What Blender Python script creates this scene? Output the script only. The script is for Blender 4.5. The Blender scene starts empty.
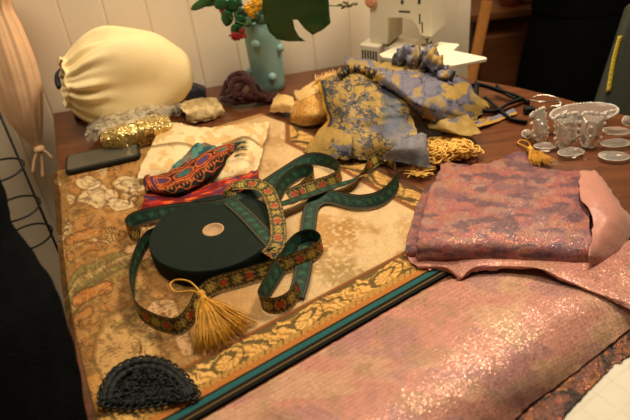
import bpy, bmesh, math, random
import numpy as np
from mathutils import Vector, Matrix
random.seed(7); RNG = np.random.default_rng(5)
SC = bpy.context.scene; COL = SC.collection
TZ = 0.75                      # table top height
F = 612.0; PITCH = math.radians(34.5); ROLL = math.radians(6.7); CH = 0.62
# ---------------------------------------------------------------- camera geometry
_f = np.array([0, math.cos(PITCH), -math.sin(PITCH)]); _r = np.array([1., 0, 0]); _u = np.cross(_r, _f)
_r = math.cos(ROLL)*_r - math.sin(ROLL)*_u; _u = np.cross(_r, _f)
def ray(x, y):
    x = np.asarray(x, float)[..., None]; y = np.asarray(y, float)[..., None]
    return _f*F + _r*(x-315) + _u*(210-y)
def P(x, y, h=0.0):            # photo point -> world point at height h above the table top
    d = ray(x, y); t = (np.asarray(h, float) - CH)/d[..., 2]
    p = d*t[..., None]; p[..., 2] += CH + TZ
    return p
def PV(x, y, h=0.0): return Vector(P(x, y, h))
def PY(x, y, Y):               # photo point -> world point at depth Y
    d = ray(x, y); p = d*(Y/d[1]); p[2] += CH+TZ
    return Vector(p)
# ---------------------------------------------------------------- numpy noise
def _hash(ix, iy, s):
    n = (ix*374761393 + iy*668265263 + s*1274126177) & 0x7fffffff
    n = ((n ^ (n >> 13))*1103515245) & 0x7fffffff
    return ((n ^ (n >> 16)) & 0xffff)/65535.0
def vn(x, y, s=0):
    x = np.asarray(x, float); y = np.asarray(y, float)
    ix = np.floor(x).astype(np.int64); iy = np.floor(y).astype(np.int64)
    fx = x-ix; fy = y-iy; fx = fx*fx*(3-2*fx); fy = fy*fy*(3-2*fy)
    a = _hash(ix, iy, s); b = _hash(ix+1, iy, s); c = _hash(ix, iy+1, s); d = _hash(ix+1, iy+1, s)
    return (a*(1-fx)+b*fx)*(1-fy)+(c*(1-fx)+d*fx)*fy
def fbm(x, y, s=0, o=4):
    v = 0; a = .5; t = 0
    for i in range(o):
        v = v + a*vn(x*2**i+i*17.3, y*2**i-i*9.1, s+i); t += a; a *= .5
    return v/t
def sst(e0, e1, x):
    t = np.clip((x-e0)/(e1-e0), 0, 1); return t*t*(3-2*t)
def lin(c):
    c = np.asarray(c, float); return np.where(c <= .04045, c/12.92, ((c+.055)/1.055)**2.4)
def rgb(r, g, b): return tuple(float(v) for v in lin(np.array([r, g, b])/255.))
def A3(*c): return np.array(c, float)/255.
def mixc(base, col, m): return base*(1-m[..., None]) + np.asarray(col)*m[..., None]
def segd(X, Y, pts):           # distance to a polyline, and position along it
    best = np.full(X.shape, 1e9); al = np.zeros(X.shape); acc = 0
    for (x0, y0), (x1, y1) in zip(pts[:-1], pts[1:]):
        dx, dy = x1-x0, y1-y0; L2 = dx*dx+dy*dy; L = math.sqrt(L2)
        t = np.clip(((X-x0)*dx+(Y-y0)*dy)/L2, 0, 1)
        d = np.hypot(X-x0-t*dx, Y-y0-t*dy); m = d < best
        best = np.where(m, d, best); al = np.where(m, acc+t*L, al); acc += L
    return best, al
# ---------------------------------------------------------------- materials
def nodes(name):
    m = bpy.data.materials.new(name); m.use_nodes = True; nt = m.node_tree
    return m, nt, nt.nodes['Principled BSDF']
def MAT(name, c, rough=.7, var=.18, scale=40., bump=.15, bscale=None, metal=0., sheen=0., spec=.4, attr=False, trans=0., ior=1.45, alpha=1., coat=0., stretch=None, glint=0., gsize=400., coord='Object', glintm=0.35, glintk=1.0):
    m, nt, b = nodes(name); N = nt.nodes.new; L = nt.links.new
    tc = N('ShaderNodeTexCoord'); src = tc.outputs[coord]
    if stretch:
        mp = N('ShaderNodeMapping'); mp.inputs['Scale'].default_value = stretch; L(src, mp.inputs['Vector']); src = mp.outputs[0]
    nz = N('ShaderNodeTexNoise'); nz.inputs['Scale'].default_value = scale; nz.inputs['Detail'].default_value = 5; L(src, nz.inputs['Vector'])
    hs = N('ShaderNodeHueSaturation')
    mr = N('ShaderNodeMapRange'); mr.inputs['From Min'].default_value = .3; mr.inputs['From Max'].default_value = .7
    mr.inputs['To Min'].default_value = 1-var; mr.inputs['To Max'].default_value = 1+var
    L(nz.outputs['Fac'], mr.inputs['Value']); L(mr.outputs[0], hs.inputs['Value'])
    if attr:
        at = N('ShaderNodeAttribute'); at.attribute_name = 'Col'; L(at.outputs['Color'], hs.inputs['Color'])
    else: hs.inputs['Color'].default_value = (*rgb(*c), 1)
    L(hs.outputs[0], b.inputs['Base Color'])
    b.inputs['Roughness'].default_value = rough; b.inputs['Metallic'].default_value = metal
    b.inputs['Specular IOR Level'].default_value = spec; b.inputs['IOR'].default_value = ior
    b.inputs['Transmission Weight'].default_value = trans; b.inputs['Alpha'].default_value = alpha
    b.inputs['Coat Weight'].default_value = coat
    if sheen: b.inputs['Sheen Weight'].default_value = sheen; b.inputs['Sheen Roughness'].default_value = .4
    nrm = None
    if bump:
        n2 = N('ShaderNodeTexNoise'); n2.inputs['Scale'].default_value = bscale or scale*3; n2.inputs['Detail'].default_value = 4; L(src, n2.inputs['Vector'])
        bp = N('ShaderNodeBump'); bp.inputs['Strength'].default_value = bump; bp.inputs['Distance'].default_value = .004
        L(n2.outputs['Fac'], bp.inputs['Height']); nrm = bp.outputs[0]
    if glint:                       # sequin-like flakes: a random tilt for every little cell
        vo = N('ShaderNodeTexVoronoi'); vo.inputs['Scale'].default_value = gsize; L(tc.outputs['Object'], vo.inputs['Vector'])
        sb = N('ShaderNodeVectorMath'); sb.operation = 'SUBTRACT'; L(vo.outputs['Color'], sb.inputs[0]); sb.inputs[1].default_value = (.5, .5, .5)
        sc_ = N('ShaderNodeVectorMath'); sc_.operation = 'SCALE'; L(sb.outputs[0], sc_.inputs[0]); sc_.inputs['Scale'].default_value = glint
        ad = N('ShaderNodeVectorMath'); ad.operation = 'ADD'
        if nrm is None: g = N('ShaderNodeNewGeometry'); nrm = g.outputs['Normal']
        L(nrm, ad.inputs[0]); L(sc_.outputs[0], ad.inputs[1])
        no = N('ShaderNodeVectorMath'); no.operation = 'NORMALIZE'; L(ad.outputs[0], no.inputs[0])
        # only part of the flakes are metallic
        sp = N('ShaderNodeSeparateColor'); L(vo.outputs['Color'], sp.inputs[0])
        gt = N('ShaderNodeMath'); gt.operation = 'GREATER_THAN'; L(sp.outputs[2], gt.inputs[0]); gt.inputs[1].default_value = 1-glintm
        mm_ = N('ShaderNodeMath'); mm_.operation = 'MULTIPLY'; mm_.inputs[1].default_value = glintk; L(gt.outputs[0], mm_.inputs[0]); L(mm_.outputs[0], b.inputs['Metallic'])
        r2 = N('ShaderNodeMapRange'); r2.inputs['To Min'].default_value = rough; r2.inputs['To Max'].default_value = .28; L(gt.outputs[0], r2.inputs['Value']); L(r2.outputs[0], b.inputs['Roughness'])
        nrm = no.outputs[0]
    if nrm is not None: L(nrm, b.inputs['Normal'])
    return m
# ---------------------------------------------------------------- object helpers
def link(name, verts, faces, mat, parent=None, smooth=True, uv=None, col=None, fmat=None, solid=0., offset=-1., sub=0, bevel=0.):
    me = bpy.data.meshes.new(name); me.from_pydata([tuple(v) for v in verts], [], [tuple(f) for f in faces])
    for m in (mat if isinstance(mat, (list, tuple)) else [mat]): me.materials.append(m)
    if col is not None:
        a = me.color_attributes.new('Col', 'FLOAT_COLOR', 'POINT')
        c = np.ones((len(verts), 4), np.float32); c[:, :3] = lin(np.clip(col, 0, 1)); a.data.foreach_set('color', c.ravel())
    if fmat is not None: me.polygons.foreach_set('material_index', np.asarray(fmat, np.int32))
    me.polygons.foreach_set('use_smooth', np.full(len(me.polygons), smooth)); me.update()
    o = bpy.data.objects.new(name, me); COL.objects.link(o)
    if parent is not None: o.parent = parent; o.matrix_parent_inverse = Matrix.Translation(-parent.location) if parent.rotation_euler.z == 0 else (Matrix.Translation(parent.location) @ parent.rotation_euler.to_matrix().to_4x4()).inverted()
    if bevel: md = o.modifiers.new('bevel', 'BEVEL'); md.width = bevel; md.segments = 3; md.limit_method = 'ANGLE'
    if sub: md = o.modifiers.new('sub', 'SUBSURF'); md.levels = sub; md.render_levels = sub
    if solid: md = o.modifiers.new('solid', 'SOLIDIFY'); md.thickness = solid; md.offset = offset
    return o
def tag(o, label, cat, group=None):
    o['label'] = label; o['category'] = cat
    if group: o['group'] = group
    return o
def struct(o): o['kind'] = 'structure'; return o
def empty(name, loc, label, cat, group=None):
    o = bpy.data.objects.new(name, None); COL.objects.link(o); o.location = loc; o.empty_display_size = .02
    return tag(o, label, cat, group)
class MB:                       # collects shapes in world space, builds one mesh
    def __init__(s): s.v = []; s.f = []; s.n = 0
    def add(s, V, Fc):
        s.v.extend([tuple(x) for x in V]); s.f.extend([tuple(i+s.n for i in f) for f in Fc]); s.n += len(V); return s
    def box(s, c, d, R=None):
        R = R or Matrix.Identity(3); c = Vector(c)
        V = [c + R @ Vector((sx*d[0]/2, sy*d[1]/2, sz*d[2]/2)) for sx in (-1, 1) for sy in (-1, 1) for sz in (-1, 1)]
        return s.add(V, [(0, 1, 3, 2), (4, 6, 7, 5), (0, 4, 5, 1), (2, 3, 7, 6), (0, 2, 6, 4), (1, 5, 7, 3)])
    def tube(s, pts, r, k=8, closed=False, cap=True, flat=1.0):
        pts = [Vector(p) for p in pts]; n = len(pts); rr = r if hasattr(r, '__len__') else [r]*n
        V = []; up = None
        for i, p in enumerate(pts):
            t = ((pts[(i+1) % n] if closed or i < n-1 else p) - (pts[i-1] if closed or i > 0 else p))
            t = t.normalized() if t.length > 1e-9 else Vector((0, 0, 1))
            if up is None: up = t.orthogonal().normalized()
            up = (up - t*up.dot(t)); up = up.normalized() if up.length > 1e-6 else t.orthogonal().normalized()
            w = t.cross(up)
            for j in range(k):
                a = 2*math.pi*j/k; V.append(p + (up*math.cos(a)*flat + w*math.sin(a))*rr[i])
        Fc = []
        for i in range(n if closed else n-1):
            for j in range(k):
                a = i*k+j; b = i*k+(j+1) % k; c = ((i+1) % n)*k+(j+1) % k; d = ((i+1) % n)*k+j; Fc.append((a, b, c, d))
        if cap and not closed: Fc.append(tuple(range(k))[::-1]); Fc.append(tuple((n-1)*k+j for j in range(k)))
        return s.add(V, Fc)
    def lathe(s, c, prof, k=32, R=None, cap=True):
        R = R or Matrix.Identity(3); c = Vector(c)
        V = [c + R @ Vector((r*math.cos(2*math.pi*j/k), r*math.sin(2*math.pi*j/k), z)) for r, z in prof for j in range(k)]
        n = len(prof); Fc = [(i*k+j, i*k+(j+1) % k, (i+1)*k+(j+1) % k, (i+1)*k+j) for i in range(n-1) for j in range(k)]
        if cap: Fc += [tuple(range(k))[::-1], tuple((n-1)*k+j for j in range(k))]
        return s.add(V, Fc)
    def ball(s, c, r, k=12, sc=(1, 1, 1), R=None):
        R = R or Matrix.Identity(3); c = Vector(c); m = max(4, k//2); V = []
        for i in range(1, m):
            t = math.pi*i/m
            for j in range(k):
                a = 2*math.pi*j/k; V.append(c + R @ Vector((r*sc[0]*math.sin(t)*math.cos(a), r*sc[1]*math.sin(t)*math.sin(a), -r*sc[2]*math.cos(t))))
        Fc = [(i*k+j, i*k+(j+1) % k, (i+1)*k+(j+1) % k, (i+1)*k+j) for i in range(m-2) for j in range(k)]
        b = len(V); V += [c + R @ Vector((0, 0, -r*sc[2])), c + R @ Vector((0, 0, r*sc[2]))]
        Fc += [(b, (j+1) % k, j) for j in range(k)] + [(b+1, (m-2)*k+j, (m-2)*k+(j+1) % k) for j in range(k)]
        return s.add(V, Fc)
    def prism(s, poly, z0, z1):
        n = len(poly); V = [(x, y, z0) for x, y in poly]+[(x, y, z1) for x, y in poly]
        return s.add(V, [tuple(range(n))[::-1], tuple(range(n, 2*n))]+[(i, (i+1) % n, n+(i+1) % n, n+i) for i in range(n)])
    def build(s, name, mat, parent=None, **k): return link(name, s.v, s.f, mat, parent, **k)
def crom(pts, n):               # Catmull-Rom resampling of rows of an array, n samples
    p = np.asarray(pts, float); m = len(p)
    if m == 2: t = np.linspace(0, 1, n)[:, None]; t = t.reshape((n,)+(1,)*(p.ndim-1)); return p[0]*(1-t)+p[1]*t
    e = np.concatenate([[2*p[0]-p[1]], p, [2*p[-1]-p[-2]]]); t = np.linspace(0, m-1, n)
    i = np.minimum(t.astype(int), m-2); f = (t-i).reshape((n,)+(1,)*(p.ndim-1))
    a, b, c, d = e[i], e[i+1], e[i+2], e[i+3]
    return .5*(2*b+(c-a)*f+(2*a-5*b+4*c-d)*f*f+(3*b-a-3*c+d)*f**3)
def grid_faces(nu, nv, o=0):
    i, j = np.meshgrid(np.arange(nu-1), np.arange(nv-1), indexing='ij'); a = (i*nv+j).ravel()+o
    return np.stack([a, a+nv, a+nv+1, a+1], 1).tolist()
def patch(rows, nu, nv, wr=0., wf=12., seed=1, paint=None, edge=0., hmin=.0015, wr2=0., dirn=None):
    """rows of (photo x, photo y, height): a cloth surface; returns verts, faces, colours"""
    nn = max(len(r) for r in rows)
    R = np.array([crom(r, nn) for r in rows]); G = crom(R, nu); G = np.swapaxes(crom(np.swapaxes(G, 0, 1), nv), 0, 1)
    X, Y, H = G[..., 0], G[..., 1], G[..., 2]
    uu, vv = np.meshgrid(np.linspace(0, 1, nu), np.linspace(0, 1, nv), indexing='ij')
    if edge:                    # slightly ragged outline
        e = np.minimum(np.minimum(uu, 1-uu)*nu, np.minimum(vv, 1-vv)*nv); k = np.exp(-e/3.)
        X = X + edge*k*(fbm(X/5, Y/5, seed+40, 2)-.5)*2; Y = Y + edge*k*(fbm(X/5, Y/5, seed+41, 2)-.5)*2
    W = P(X, Y, H)
    fx, fy = W[..., 0]*wf, W[..., 1]*wf
    if dirn is not None: c, s_ = math.cos(dirn), math.sin(dirn); fx, fy = (fx*c+fy*s_), (-fx*s_+fy*c)*.25
    H2 = H + wr*(fbm(fx, fy, seed, 3)-.5)*2 + wr2*(1-np.abs(fbm(fx*2, fy*2, seed+9, 2)-.5)*6).clip(0, 1)
    W = P(X, Y, np.maximum(H2, hmin) if hmin is not None else H2)
    col = paint(X, Y, uu, vv).reshape(-1, 3) if paint else None
    return W.reshape(-1, 3), grid_faces(nu, nv), col
def cloth(name, mat, rows, nu, nv, parent=None, solid=.0012, **k):
    V, Fc, c = patch(rows, nu, nv, **k)
    return link(name, V, Fc, mat, parent, col=c, solid=solid)
def frame(t, up=Vector((0, 0, 1))):
    t = t.normalized(); s = t.cross(up); s = s.normalized() if s.length > 1e-5 else Vector((1, 0, 0)); return t, s, s.cross(t)

# ================================================================= MATERIALS
m_wall = MAT('painted boards', (232, 216, 190), .55, .04, 6, .03)
m_floor = MAT('grey brown floor', (58, 50, 42), .6, .15, 12)
m_wood = MAT('brown stained wood', (98, 56, 32), .32, .28, 9, .06, stretch=(1.2, 9, 9), coat=.25)
m_cab = MAT('cabinet wood', (112, 66, 34), .5, .25, 8, .05, stretch=(1, 1, 6))
m_attr = MAT('woven cloth', (0, 0, 0), .85, .10, 220, .35, 500, attr=True, spec=.2)
m_rib = MAT('jacquard ribbon', (0, 0, 0), .6, .12, 500, .25, 900, attr=True, spec=.35)
m_damask = MAT('damask satin', (0, 0, 0), .55, .10, 200, .25, 500, attr=True, spec=.4)
m_pink = MAT('pink sequinned jacquard', (0, 0, 0), .5, .08, 260, .2, 600, attr=True, spec=.45, glint=.28, gsize=800, glintm=.13, glintk=.7)
m_pink2 = MAT('pink metallic net cloth', (0, 0, 0), .5, .06, 260, .15, 600, attr=True, spec=.5, glint=.30, gsize=800, glintm=.22, glintk=.65)
m_sheer = MAT('sheer pink satin', (186, 128, 112), .42, .08, 60, .2, sheen=.2)
m_brownprint = MAT('brown print cloth', (0, 0, 0), .5, .15, 200, .4, 400, attr=True, glint=.5, gsize=420, glintm=.2)
m_white = MAT('white gridded paper', (0, 0, 0), .7, .03, 20, .05, attr=True)
m_cream = MAT('cream cotton', (238, 214, 160), .8, .04, 30, .12, 500)
m_ivory = MAT('ivory brocade', (0, 0, 0), .55, .06, 120, .25, 300, attr=True)
m_navy = MAT('navy cloth', (22, 27, 40), .5, .2, 40)
m_gold = MAT('gold sequins', (222, 196, 128), .3, .2, 200, .2, metal=0., glint=1.1, gsize=330, glintm=.7)
m_plastic = MAT('crinkled clear plastic', (244, 230, 200), .15, .05, 90, .7, 130, alpha=.26, spec=1.0)
m_maroon = MAT('maroon velvet', (60, 22, 20), .9, .25, 90, .5, 300, sheen=.25)
m_vase = MAT('turquoise glazed ceramic', (126, 160, 154), .35, .06, 25, .03)
m_leaf = MAT('dark green leaf', (26, 86, 50), .4, .2, 25, .1)
m_leaf2 = MAT('grey green leaf', (70, 104, 84), .6, .2, 25, .1)
m_leaf3 = MAT('mid green leaf', (44, 92, 48), .5, .2, 25, .1)
m_stem = MAT('green stem', (60, 90, 40), .6)
m_yellow = MAT('yellow petals', (226, 168, 30), .7, .2, 90)
m_red = MAT('red petals', (146, 34, 32), .7, .25, 90)
m_twig = MAT('dry twig', (120, 96, 66), .8)
m_mac = MAT('cream machine plastic', (226, 216, 190), .4, .03, 10, .01)
m_macd = MAT('dark machine trim', (60, 54, 48), .5)
m_peachp = MAT('peach plastic', (214, 150, 116), .5)
m_steel = MAT('steel', (190, 184, 170), .25, .05, metal=1.)
m_black = MAT('black knit', (8, 9, 10), .95, .25, 60, .6, 300, spec=.08)
m_ribknit = MAT('black ribbed knit', (7, 8, 9), .95, .2, 30, .3, spec=.08)
m_blackm = MAT('black wire', (22, 22, 20), .5, .1)
m_strap = MAT('black webbing', (9, 10, 9), .7, .15)
m_peach = MAT('peach chiffon', (246, 200, 154), .75, .08, 30, .15, 200, sheen=.2)
m_phone = MAT('black phone case', (22, 26, 26), .45, .1)
m_screen = MAT('dark phone glass', (84, 79, 66), .2, .05, bump=0)
m_reel = MAT('dark green ribbon coils', (16, 28, 20), .7, .15, 60, .2, 300, spec=.2)
m_card = MAT('cardboard', (176, 140, 100), .8, .15, 60)
m_thread = MAT('golden yellow silk', (204, 146, 36), .5, .2, 120, .1, sheen=.2)
m_fringe = MAT('yellow viscose fringe', (234, 184, 88), .5, .18, 120, .1, sheen=.2)
m_lace = MAT('black green beaded lace', (8, 16, 15), .6, .4, 160, .6, 240)
m_jet = MAT('jet beads', (12, 22, 21), .22, .2, 90, 0)
m_crys = MAT('clear acrylic', (250, 244, 234), .05, .02, 20, 0, trans=.86, ior=1.5, spec=1.0)
m_crysb = MAT('frosted acrylic beads', (250, 240, 224), .12, .02, 20, 0, trans=.45, ior=1.5, spec=.9)
m_ruler = MAT('beech ruler', (196, 128, 62), .55, .12, 14, stretch=(8, 8, 1))
m_greych = MAT('grey upholstery', (50, 52, 42), .85, .12, 60)
m_tape = MAT('yellow tape measure', (196, 168, 44), .6, .05)
m_pot = MAT('terracotta', (190, 110, 76), .7)
m_box = MAT('old box', (120, 72, 44), .7)
m_creamf = MAT('cream frayed cloth', (214, 172, 108), .8, .15, 60, .3)
m_skin = MAT('skin', (196, 140, 110), .55, .08)
m_hair = MAT('dark hair', (30, 22, 16), .6, .2, 60, stretch=(1, 1, .1))

# ================================================================= SETTING
wa = math.atan2(1.586-1.485, .141+.648)            # the board wall runs slightly away to the right
wd = Vector((math.cos(wa), math.sin(wa), 0)); wn = Vector((math.sin(wa), -math.cos(wa), 0))  # towards the room
W0 = Vector((-.648, 1.493, 0))
struct(MB().box((0.2, 1.4, -.02), (5.6, 5.6, .04)).build('floor', m_floor))
# board wall: grooves every 0.1 m are real
V = []; Fc = []; prof = []
x = -1.5
while x < 1.10:
    prof += [(x+.004, 0), (x+.096, 0), (x+.0975, -.003), (x+.1025, -.003)]; x += .1
prof = [p for p in prof if p[0] <= 1.135] + [(1.137, 0), (1.137, -.06)]
for z in (0, 2.5):
    for s_, d in prof: V.append(W0 + wd*s_ + wn*d + Vector((0, 0, z)))
n = len(prof)
Fc = [(i, i+1, n+i+1, n+i) for i in range(n-1)]
b0 = len(V)
for z in (0, 2.5): V += [W0+wd*-1.5-wn*.08+Vector((0, 0, z)), W0+wd*1.137-wn*.08+Vector((0, 0, z))]
Fc += [(b0+1, b0, b0+2, b0+3)]
struct(link('wall_back', V, Fc, m_wall, smooth=False))
struct(MB().box((1.3, 3.0, 1.25), (3.4, .06, 2.5)).build('wall_far', m_wall, smooth=False))
struct(MB().box((2.6, .9, 1.25), (.06, 4.3, 2.5)).build('wall_right', m_wall, smooth=False))
struct(MB().box((-1.75, .6, 1.25), (.06, 3.7, 2.5)).build('wall_left', m_wall, smooth=False))

# ================================================================= TABLE
tb = empty('table', (0.05, .9, 0), 'brown stained wooden table carrying all the fabrics, trims and tapestry', 'table')
poly = [(-.640, 1.478), (.25, 1.590), (.36, 1.475), (.413, 1.388), (.504, 1.310), (.577, 1.228), (.629, 1.160), (.675, 1.105), (.74, .98), (.79, .8), (.80, .55), (.74, .30), (.55, .24), (-.10, .25), (-.21, .32), (-.32, .50), (-.47, .95), (-.60, 1.36)]
poly = poly[::-1]
MB().prism(poly, TZ-.035, TZ-.0005).build('tabletop', m_wood, tb, smooth=False, bevel=.004)
for lx, ly in ((-.5, 1.36), (.2, 1.46), (.62, .42), (-.17, .36)):
    MB().lathe((lx, ly, 0), [(.022, 0), (.024, .05), (.02, .1), (.026, .45), (.032, .6), (.032, TZ-.036)], 16).build('leg', m_wood, tb)
MB().box((.02, 1.0, TZ-.08), (.62, .03, .085)).box((.3, .72, TZ-.08), (.03, .55, .085)).build('apron', m_wood, tb, smooth=False)

# ================================================================= TAPESTRY
BL0, BL1 = (200., 418.), (378., 315.)
def bot_y(X): return BL0[1] + (X-BL0[0])*(BL1[1]-BL0[1])/(BL1[0]-BL0[0])
def scroll(a, q, per):          # acanthus scroll: a along, q across 0..1; returns dark gaps, fine veins
    s = a/per-np.floor(a/per); w = fbm(a/9, q*5, 7, 2)-.5
    dx = (s-.38)*per/19.+w*.35; dy = (q-.5)*2.15+w*.3
    r = np.hypot(dx, dy); th = np.arctan2(dy, dx)
    spi = np.sin(th-r*6.2+.6); inside = r < 1.0
    gap = np.where(inside, (spi < -.62) & (r > .22), (np.sin(dx*6+dy*4.2+1.5*np.sin(dx*2)) < -.72) | (np.abs(dy-.35*np.sin(dx*1.9)) > .98))
    gap = gap | (np.abs(r-1.02) < .055)
    vein = np.where(inside, np.sin(th*11+r*9), np.sin(dx*15+dy*9+3*np.sin(dx*3)))
    return gap.astype(float), vein
def p_tapestry(X, Y, u, v):
    X0, Y0 = X, Y
    wx = 5*(fbm(X/13, Y/11, 301, 3)-.5); wy = 4*(fbm(X/13, Y/11, 302, 3)-.5); lw = 1-sst(190, 240, X); X = X+wx*lw; Y = Y+wy*lw
    n1 = fbm(X/38, Y/30, 3); n2 = fbm(X/14, Y/11, 8); n3 = fbm(X/5, Y/5, 15, 3)
    g = sst(150, 330, X+.35*(Y-220)*0+60*(n1-.5))
    c = mixc(np.broadcast_to(A3(162, 114, 60), X.shape+(3,)).copy(), A3(204, 172, 126), g)
    left = 1-sst(165, 225, X+30*(n1-.5))
    # ochre / orange and pale-grey painterly shapes of the left scene
    w1 = fbm(X/26+2.2*n1, Y/17+2*n2, 21); w2 = fbm(X/20-2*n1, Y/22+2.4*n1, 33)
    c = mixc(c, A3(154, 102, 50), left*sst(.52, .60, w1)*.6)
    c = mixc(c, A3(118, 90, 50), left*sst(.53, .62, w2)*.5)
    c = mixc(c, A3(188, 166, 122), left*sst(.56, .62, fbm(X/17+3*n1, Y/15-2*n1, 44))*(1-sst(235, 300, Y))*.85)
    # pale swirls near the phone
    for cx, cy, rx, ry in ((100, 196, 22, 12), (128, 185, 20, 9), (88, 182, 13, 8), (122, 205, 16, 7)):
        d = np.hypot((X-cx)/rx, (Y-cy)/ry) + .7*(n2-.5)
        c = mixc(c, A3(210, 188, 146), (1-sst(.75, .95, d))*.8)
        c = mixc(c, A3(92, 66, 38), np.exp(-((d-.95)/.07)**2)*.65)
        c = mixc(c, A3(120, 96, 60), np.exp(-((d-.5)/.08)**2)*.45)
    # olive drapery bands sweeping to the right
    for off, col in ((0, (126, 112, 62)), (9, (168, 140, 84)), (17, (112, 100, 54)), (26, (150, 120, 66))):
        d, al = segd(X, Y, [(66, 292+off), (84, 270+off), (112, 258+off*.8), (146, 248+off*.5), (168, 240+off*.4)])
        c = mixc(c, A3(*col), (1-sst(3.2, 5.0, d))*.85); c = mixc(c, A3(80, 62, 34), np.exp(-((d-4.6)/.9)**2)*.5)
        c = mixc(c, A3(94, 82, 44), ((np.sin(al*1.3) > .5) & (d < 2.2))*.45)
    for pts, w, col in (([(128, 250), (146, 243), (160, 238)], 4, (190, 144, 106)), ([(133, 262), (150, 252), (164, 246)], 3.4, (196, 140, 100)), ([(78, 300), (92, 292), (106, 287)], 6, (180, 112, 52)), ([(70, 240), (92, 232), (120, 236)], 5, (172, 112, 54)), ([(70, 258), (86, 248), (104, 246)], 4, (160, 108, 54)), ([(76, 320), (90, 312)], 5, (164, 112, 56))):
        d, al = segd(X, Y, pts); d = d + 2.5*(n2-.5)
        c = mixc(c, A3(*col), (1-sst(w-1, w, d))*.9); c = mixc(c, A3(84, 54, 28), np.exp(-((d-w)/.9)**2)*.7)
    d = np.hypot((X-112)/8.5, (Y-234)/7.5)     # little plaited basket
    c = mixc(c, A3(96, 66, 34), (d < 1)*.8); c = mixc(c, A3(196, 158, 92), ((d < .9) & (np.sin(X*1.6+Y*.8)*np.sin(Y*1.7) > .1))*.8)
    # arch and domes low on the left
    d, al = segd(X, Y, [(146, 352), (150, 322), (158, 306), (170, 306), (176, 322), (186, 350)])
    c = mixc(c, A3(198, 156, 112), (1-sst(6, 7.5, d))*.9); c = mixc(c, A3(122, 84, 46), np.exp(-((d-7.3)/1.1)**2)*.6)
    d = np.hypot((X-128)/34, (Y-352)/44); m = (Y < 400)*1.
    c = mixc(c, A3(202, 160, 100), (1-sst(.8, 1, d+.3*(n2-.5)))*m*.75); c = mixc(c, A3(110, 84, 40), np.exp(-((d-1)/.04)**2)*m*.6)
    c = mixc(c, A3(128, 104, 52), (np.exp(-(d-.7)**2/.02))*sst(.52, .58, n2)*m*.6)
    d = np.hypot((X-92)/22, (Y-400)/26); c = mixc(c, A3(206, 150, 78), (1-sst(.85, 1, d+.4*(n2-.5)))*.7)
    # tufts of brush-like leaves
    for cx, cy, rx, ry, col, k in ((330, 238, 44, 17, (170, 124, 68), .8), (318, 222, 30, 10, (176, 132, 76), .75), (352, 228, 30, 10, (168, 126, 70), .7), (322, 262, 34, 16, (160, 122, 70), .6), (296, 268, 22, 12, (142, 112, 66), .6), (346, 276, 30, 14, (148, 120, 70), .65), (352, 205, 30, 10, (176, 138, 84), .6), (405, 232, 10, 16, (178, 138, 86), .6), (404, 258, 12, 9, (168, 112, 62), .6), (135, 316, 14, 12, (94, 78, 40), .7), (140, 292, 10, 8, (96, 80, 44), .7), (215, 340, 25, 12, (150, 116, 66), .5), (300, 135, 24, 9, (168, 132, 86), .6), (270, 140, 20, 8, (160, 120, 74), .6), (265, 165, 14, 8, (150, 112, 70), .4)):
        d = np.hypot((X-cx)/rx, (Y-cy)/ry)
        m = (1-sst(.55, 1.1, d+.9*(n2-.5)))*sst(.40, .56, fbm(X/3.4, Y/2.3, 61, 2)+.1)
        c = mixc(c, A3(*col), m*k)
    # brown contour drawing of the left scene
    hat = np.sin((X*.6+Y*1.1+9*n1)*1.5); c = mixc(c, A3(98, 70, 36), left*(hat > .55)*sst(.5, .6, fbm(X/16, Y/12, 204, 2))*.45)
    sm_ = fbm(X/6+1.5*n1, Y/5, 222, 3); c = mixc(c, A3(196, 160, 104), left*sst(.57, .63, sm_)*.28); c = mixc(c, A3(84, 60, 32), left*sst(.60, .66, fbm(X/5, Y/4.4, 233, 3))*.4)
    ln = np.abs(fbm(X/21+1.6*n1, Y/15+1.6*n2, 71, 2)-.5); c = mixc(c, A3(88, 58, 30), left*(1-sst(.008, .022, ln))*sst(.42, .55, fbm(X/30, Y/30, 5))*.8)
    ln = np.abs(fbm(X/12+2*n1, Y/10, 75, 2)-.52); c = mixc(c, A3(104, 72, 38), left*(1-sst(.008, .03, ln))*sst(.5, .6, n1)*.7)
    c = c*(1+.12*(n3-.5))[..., None]
    X, Y = X0, Y0
    # woven border along the lower edge
    wv = 50+(378-X)*.055; s = (bot_y(X)-Y)/wv; a = (X-200)*1.155+(s*4)
    def band(c, lo, hi, col, soft=.012): return mixc(c, col, sst(lo-soft, lo+soft, s)*(1-sst(hi-soft, hi+soft, s)))
    c = band(c, -2, 1.0, A3(132, 80, 40)); c = band(c, .50, .93, A3(92, 74, 38))
    q = (s-.52)/.41; sc_, fine = scroll(a, np.clip(q, -.2, 1.2), 92.)
    inb = ((q > .0) & (q < 1))*1.
    c = mixc(c, mixc(np.broadcast_to(A3(206, 152, 76), X.shape+(3,)), A3(232, 186, 110), fbm(a/16, q*3, 23, 3)), inb*(1-sc_*.9)); c = mixc(c, A3(136, 96, 46), inb*(1-sc_)*sst(.35, .7, fine)*.65)
    c = band(c, .93, .945, A3(90, 56, 30)); c = band(c, .33, .46, A3(178, 112, 50))
    bead = np.hypot((a/7.-np.floor(a/7.)-.5)*7/3.4, (s-.5)*wv/3.2)
    c = band(c, .46, .54, A3(78, 60, 30)); c = mixc(c, A3(200, 150, 74), (bead < 1)*.8)
    c = band(c, .29, .33, A3(30, 28, 22)); c = band(c, .19, .29, A3(34, 92, 92)); c = band(c, -3, .19, A3(20, 20, 18)); c = band(c, .10, .125, A3(128, 98, 44))
    # border on the upper right edge
    d2, al2 = segd(X, Y, [(262, 112), (290, 122), (318, 136), (352, 153), (400, 180), (440, 201)])
    side = ((Y-.52*X) < 400)*1.
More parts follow.
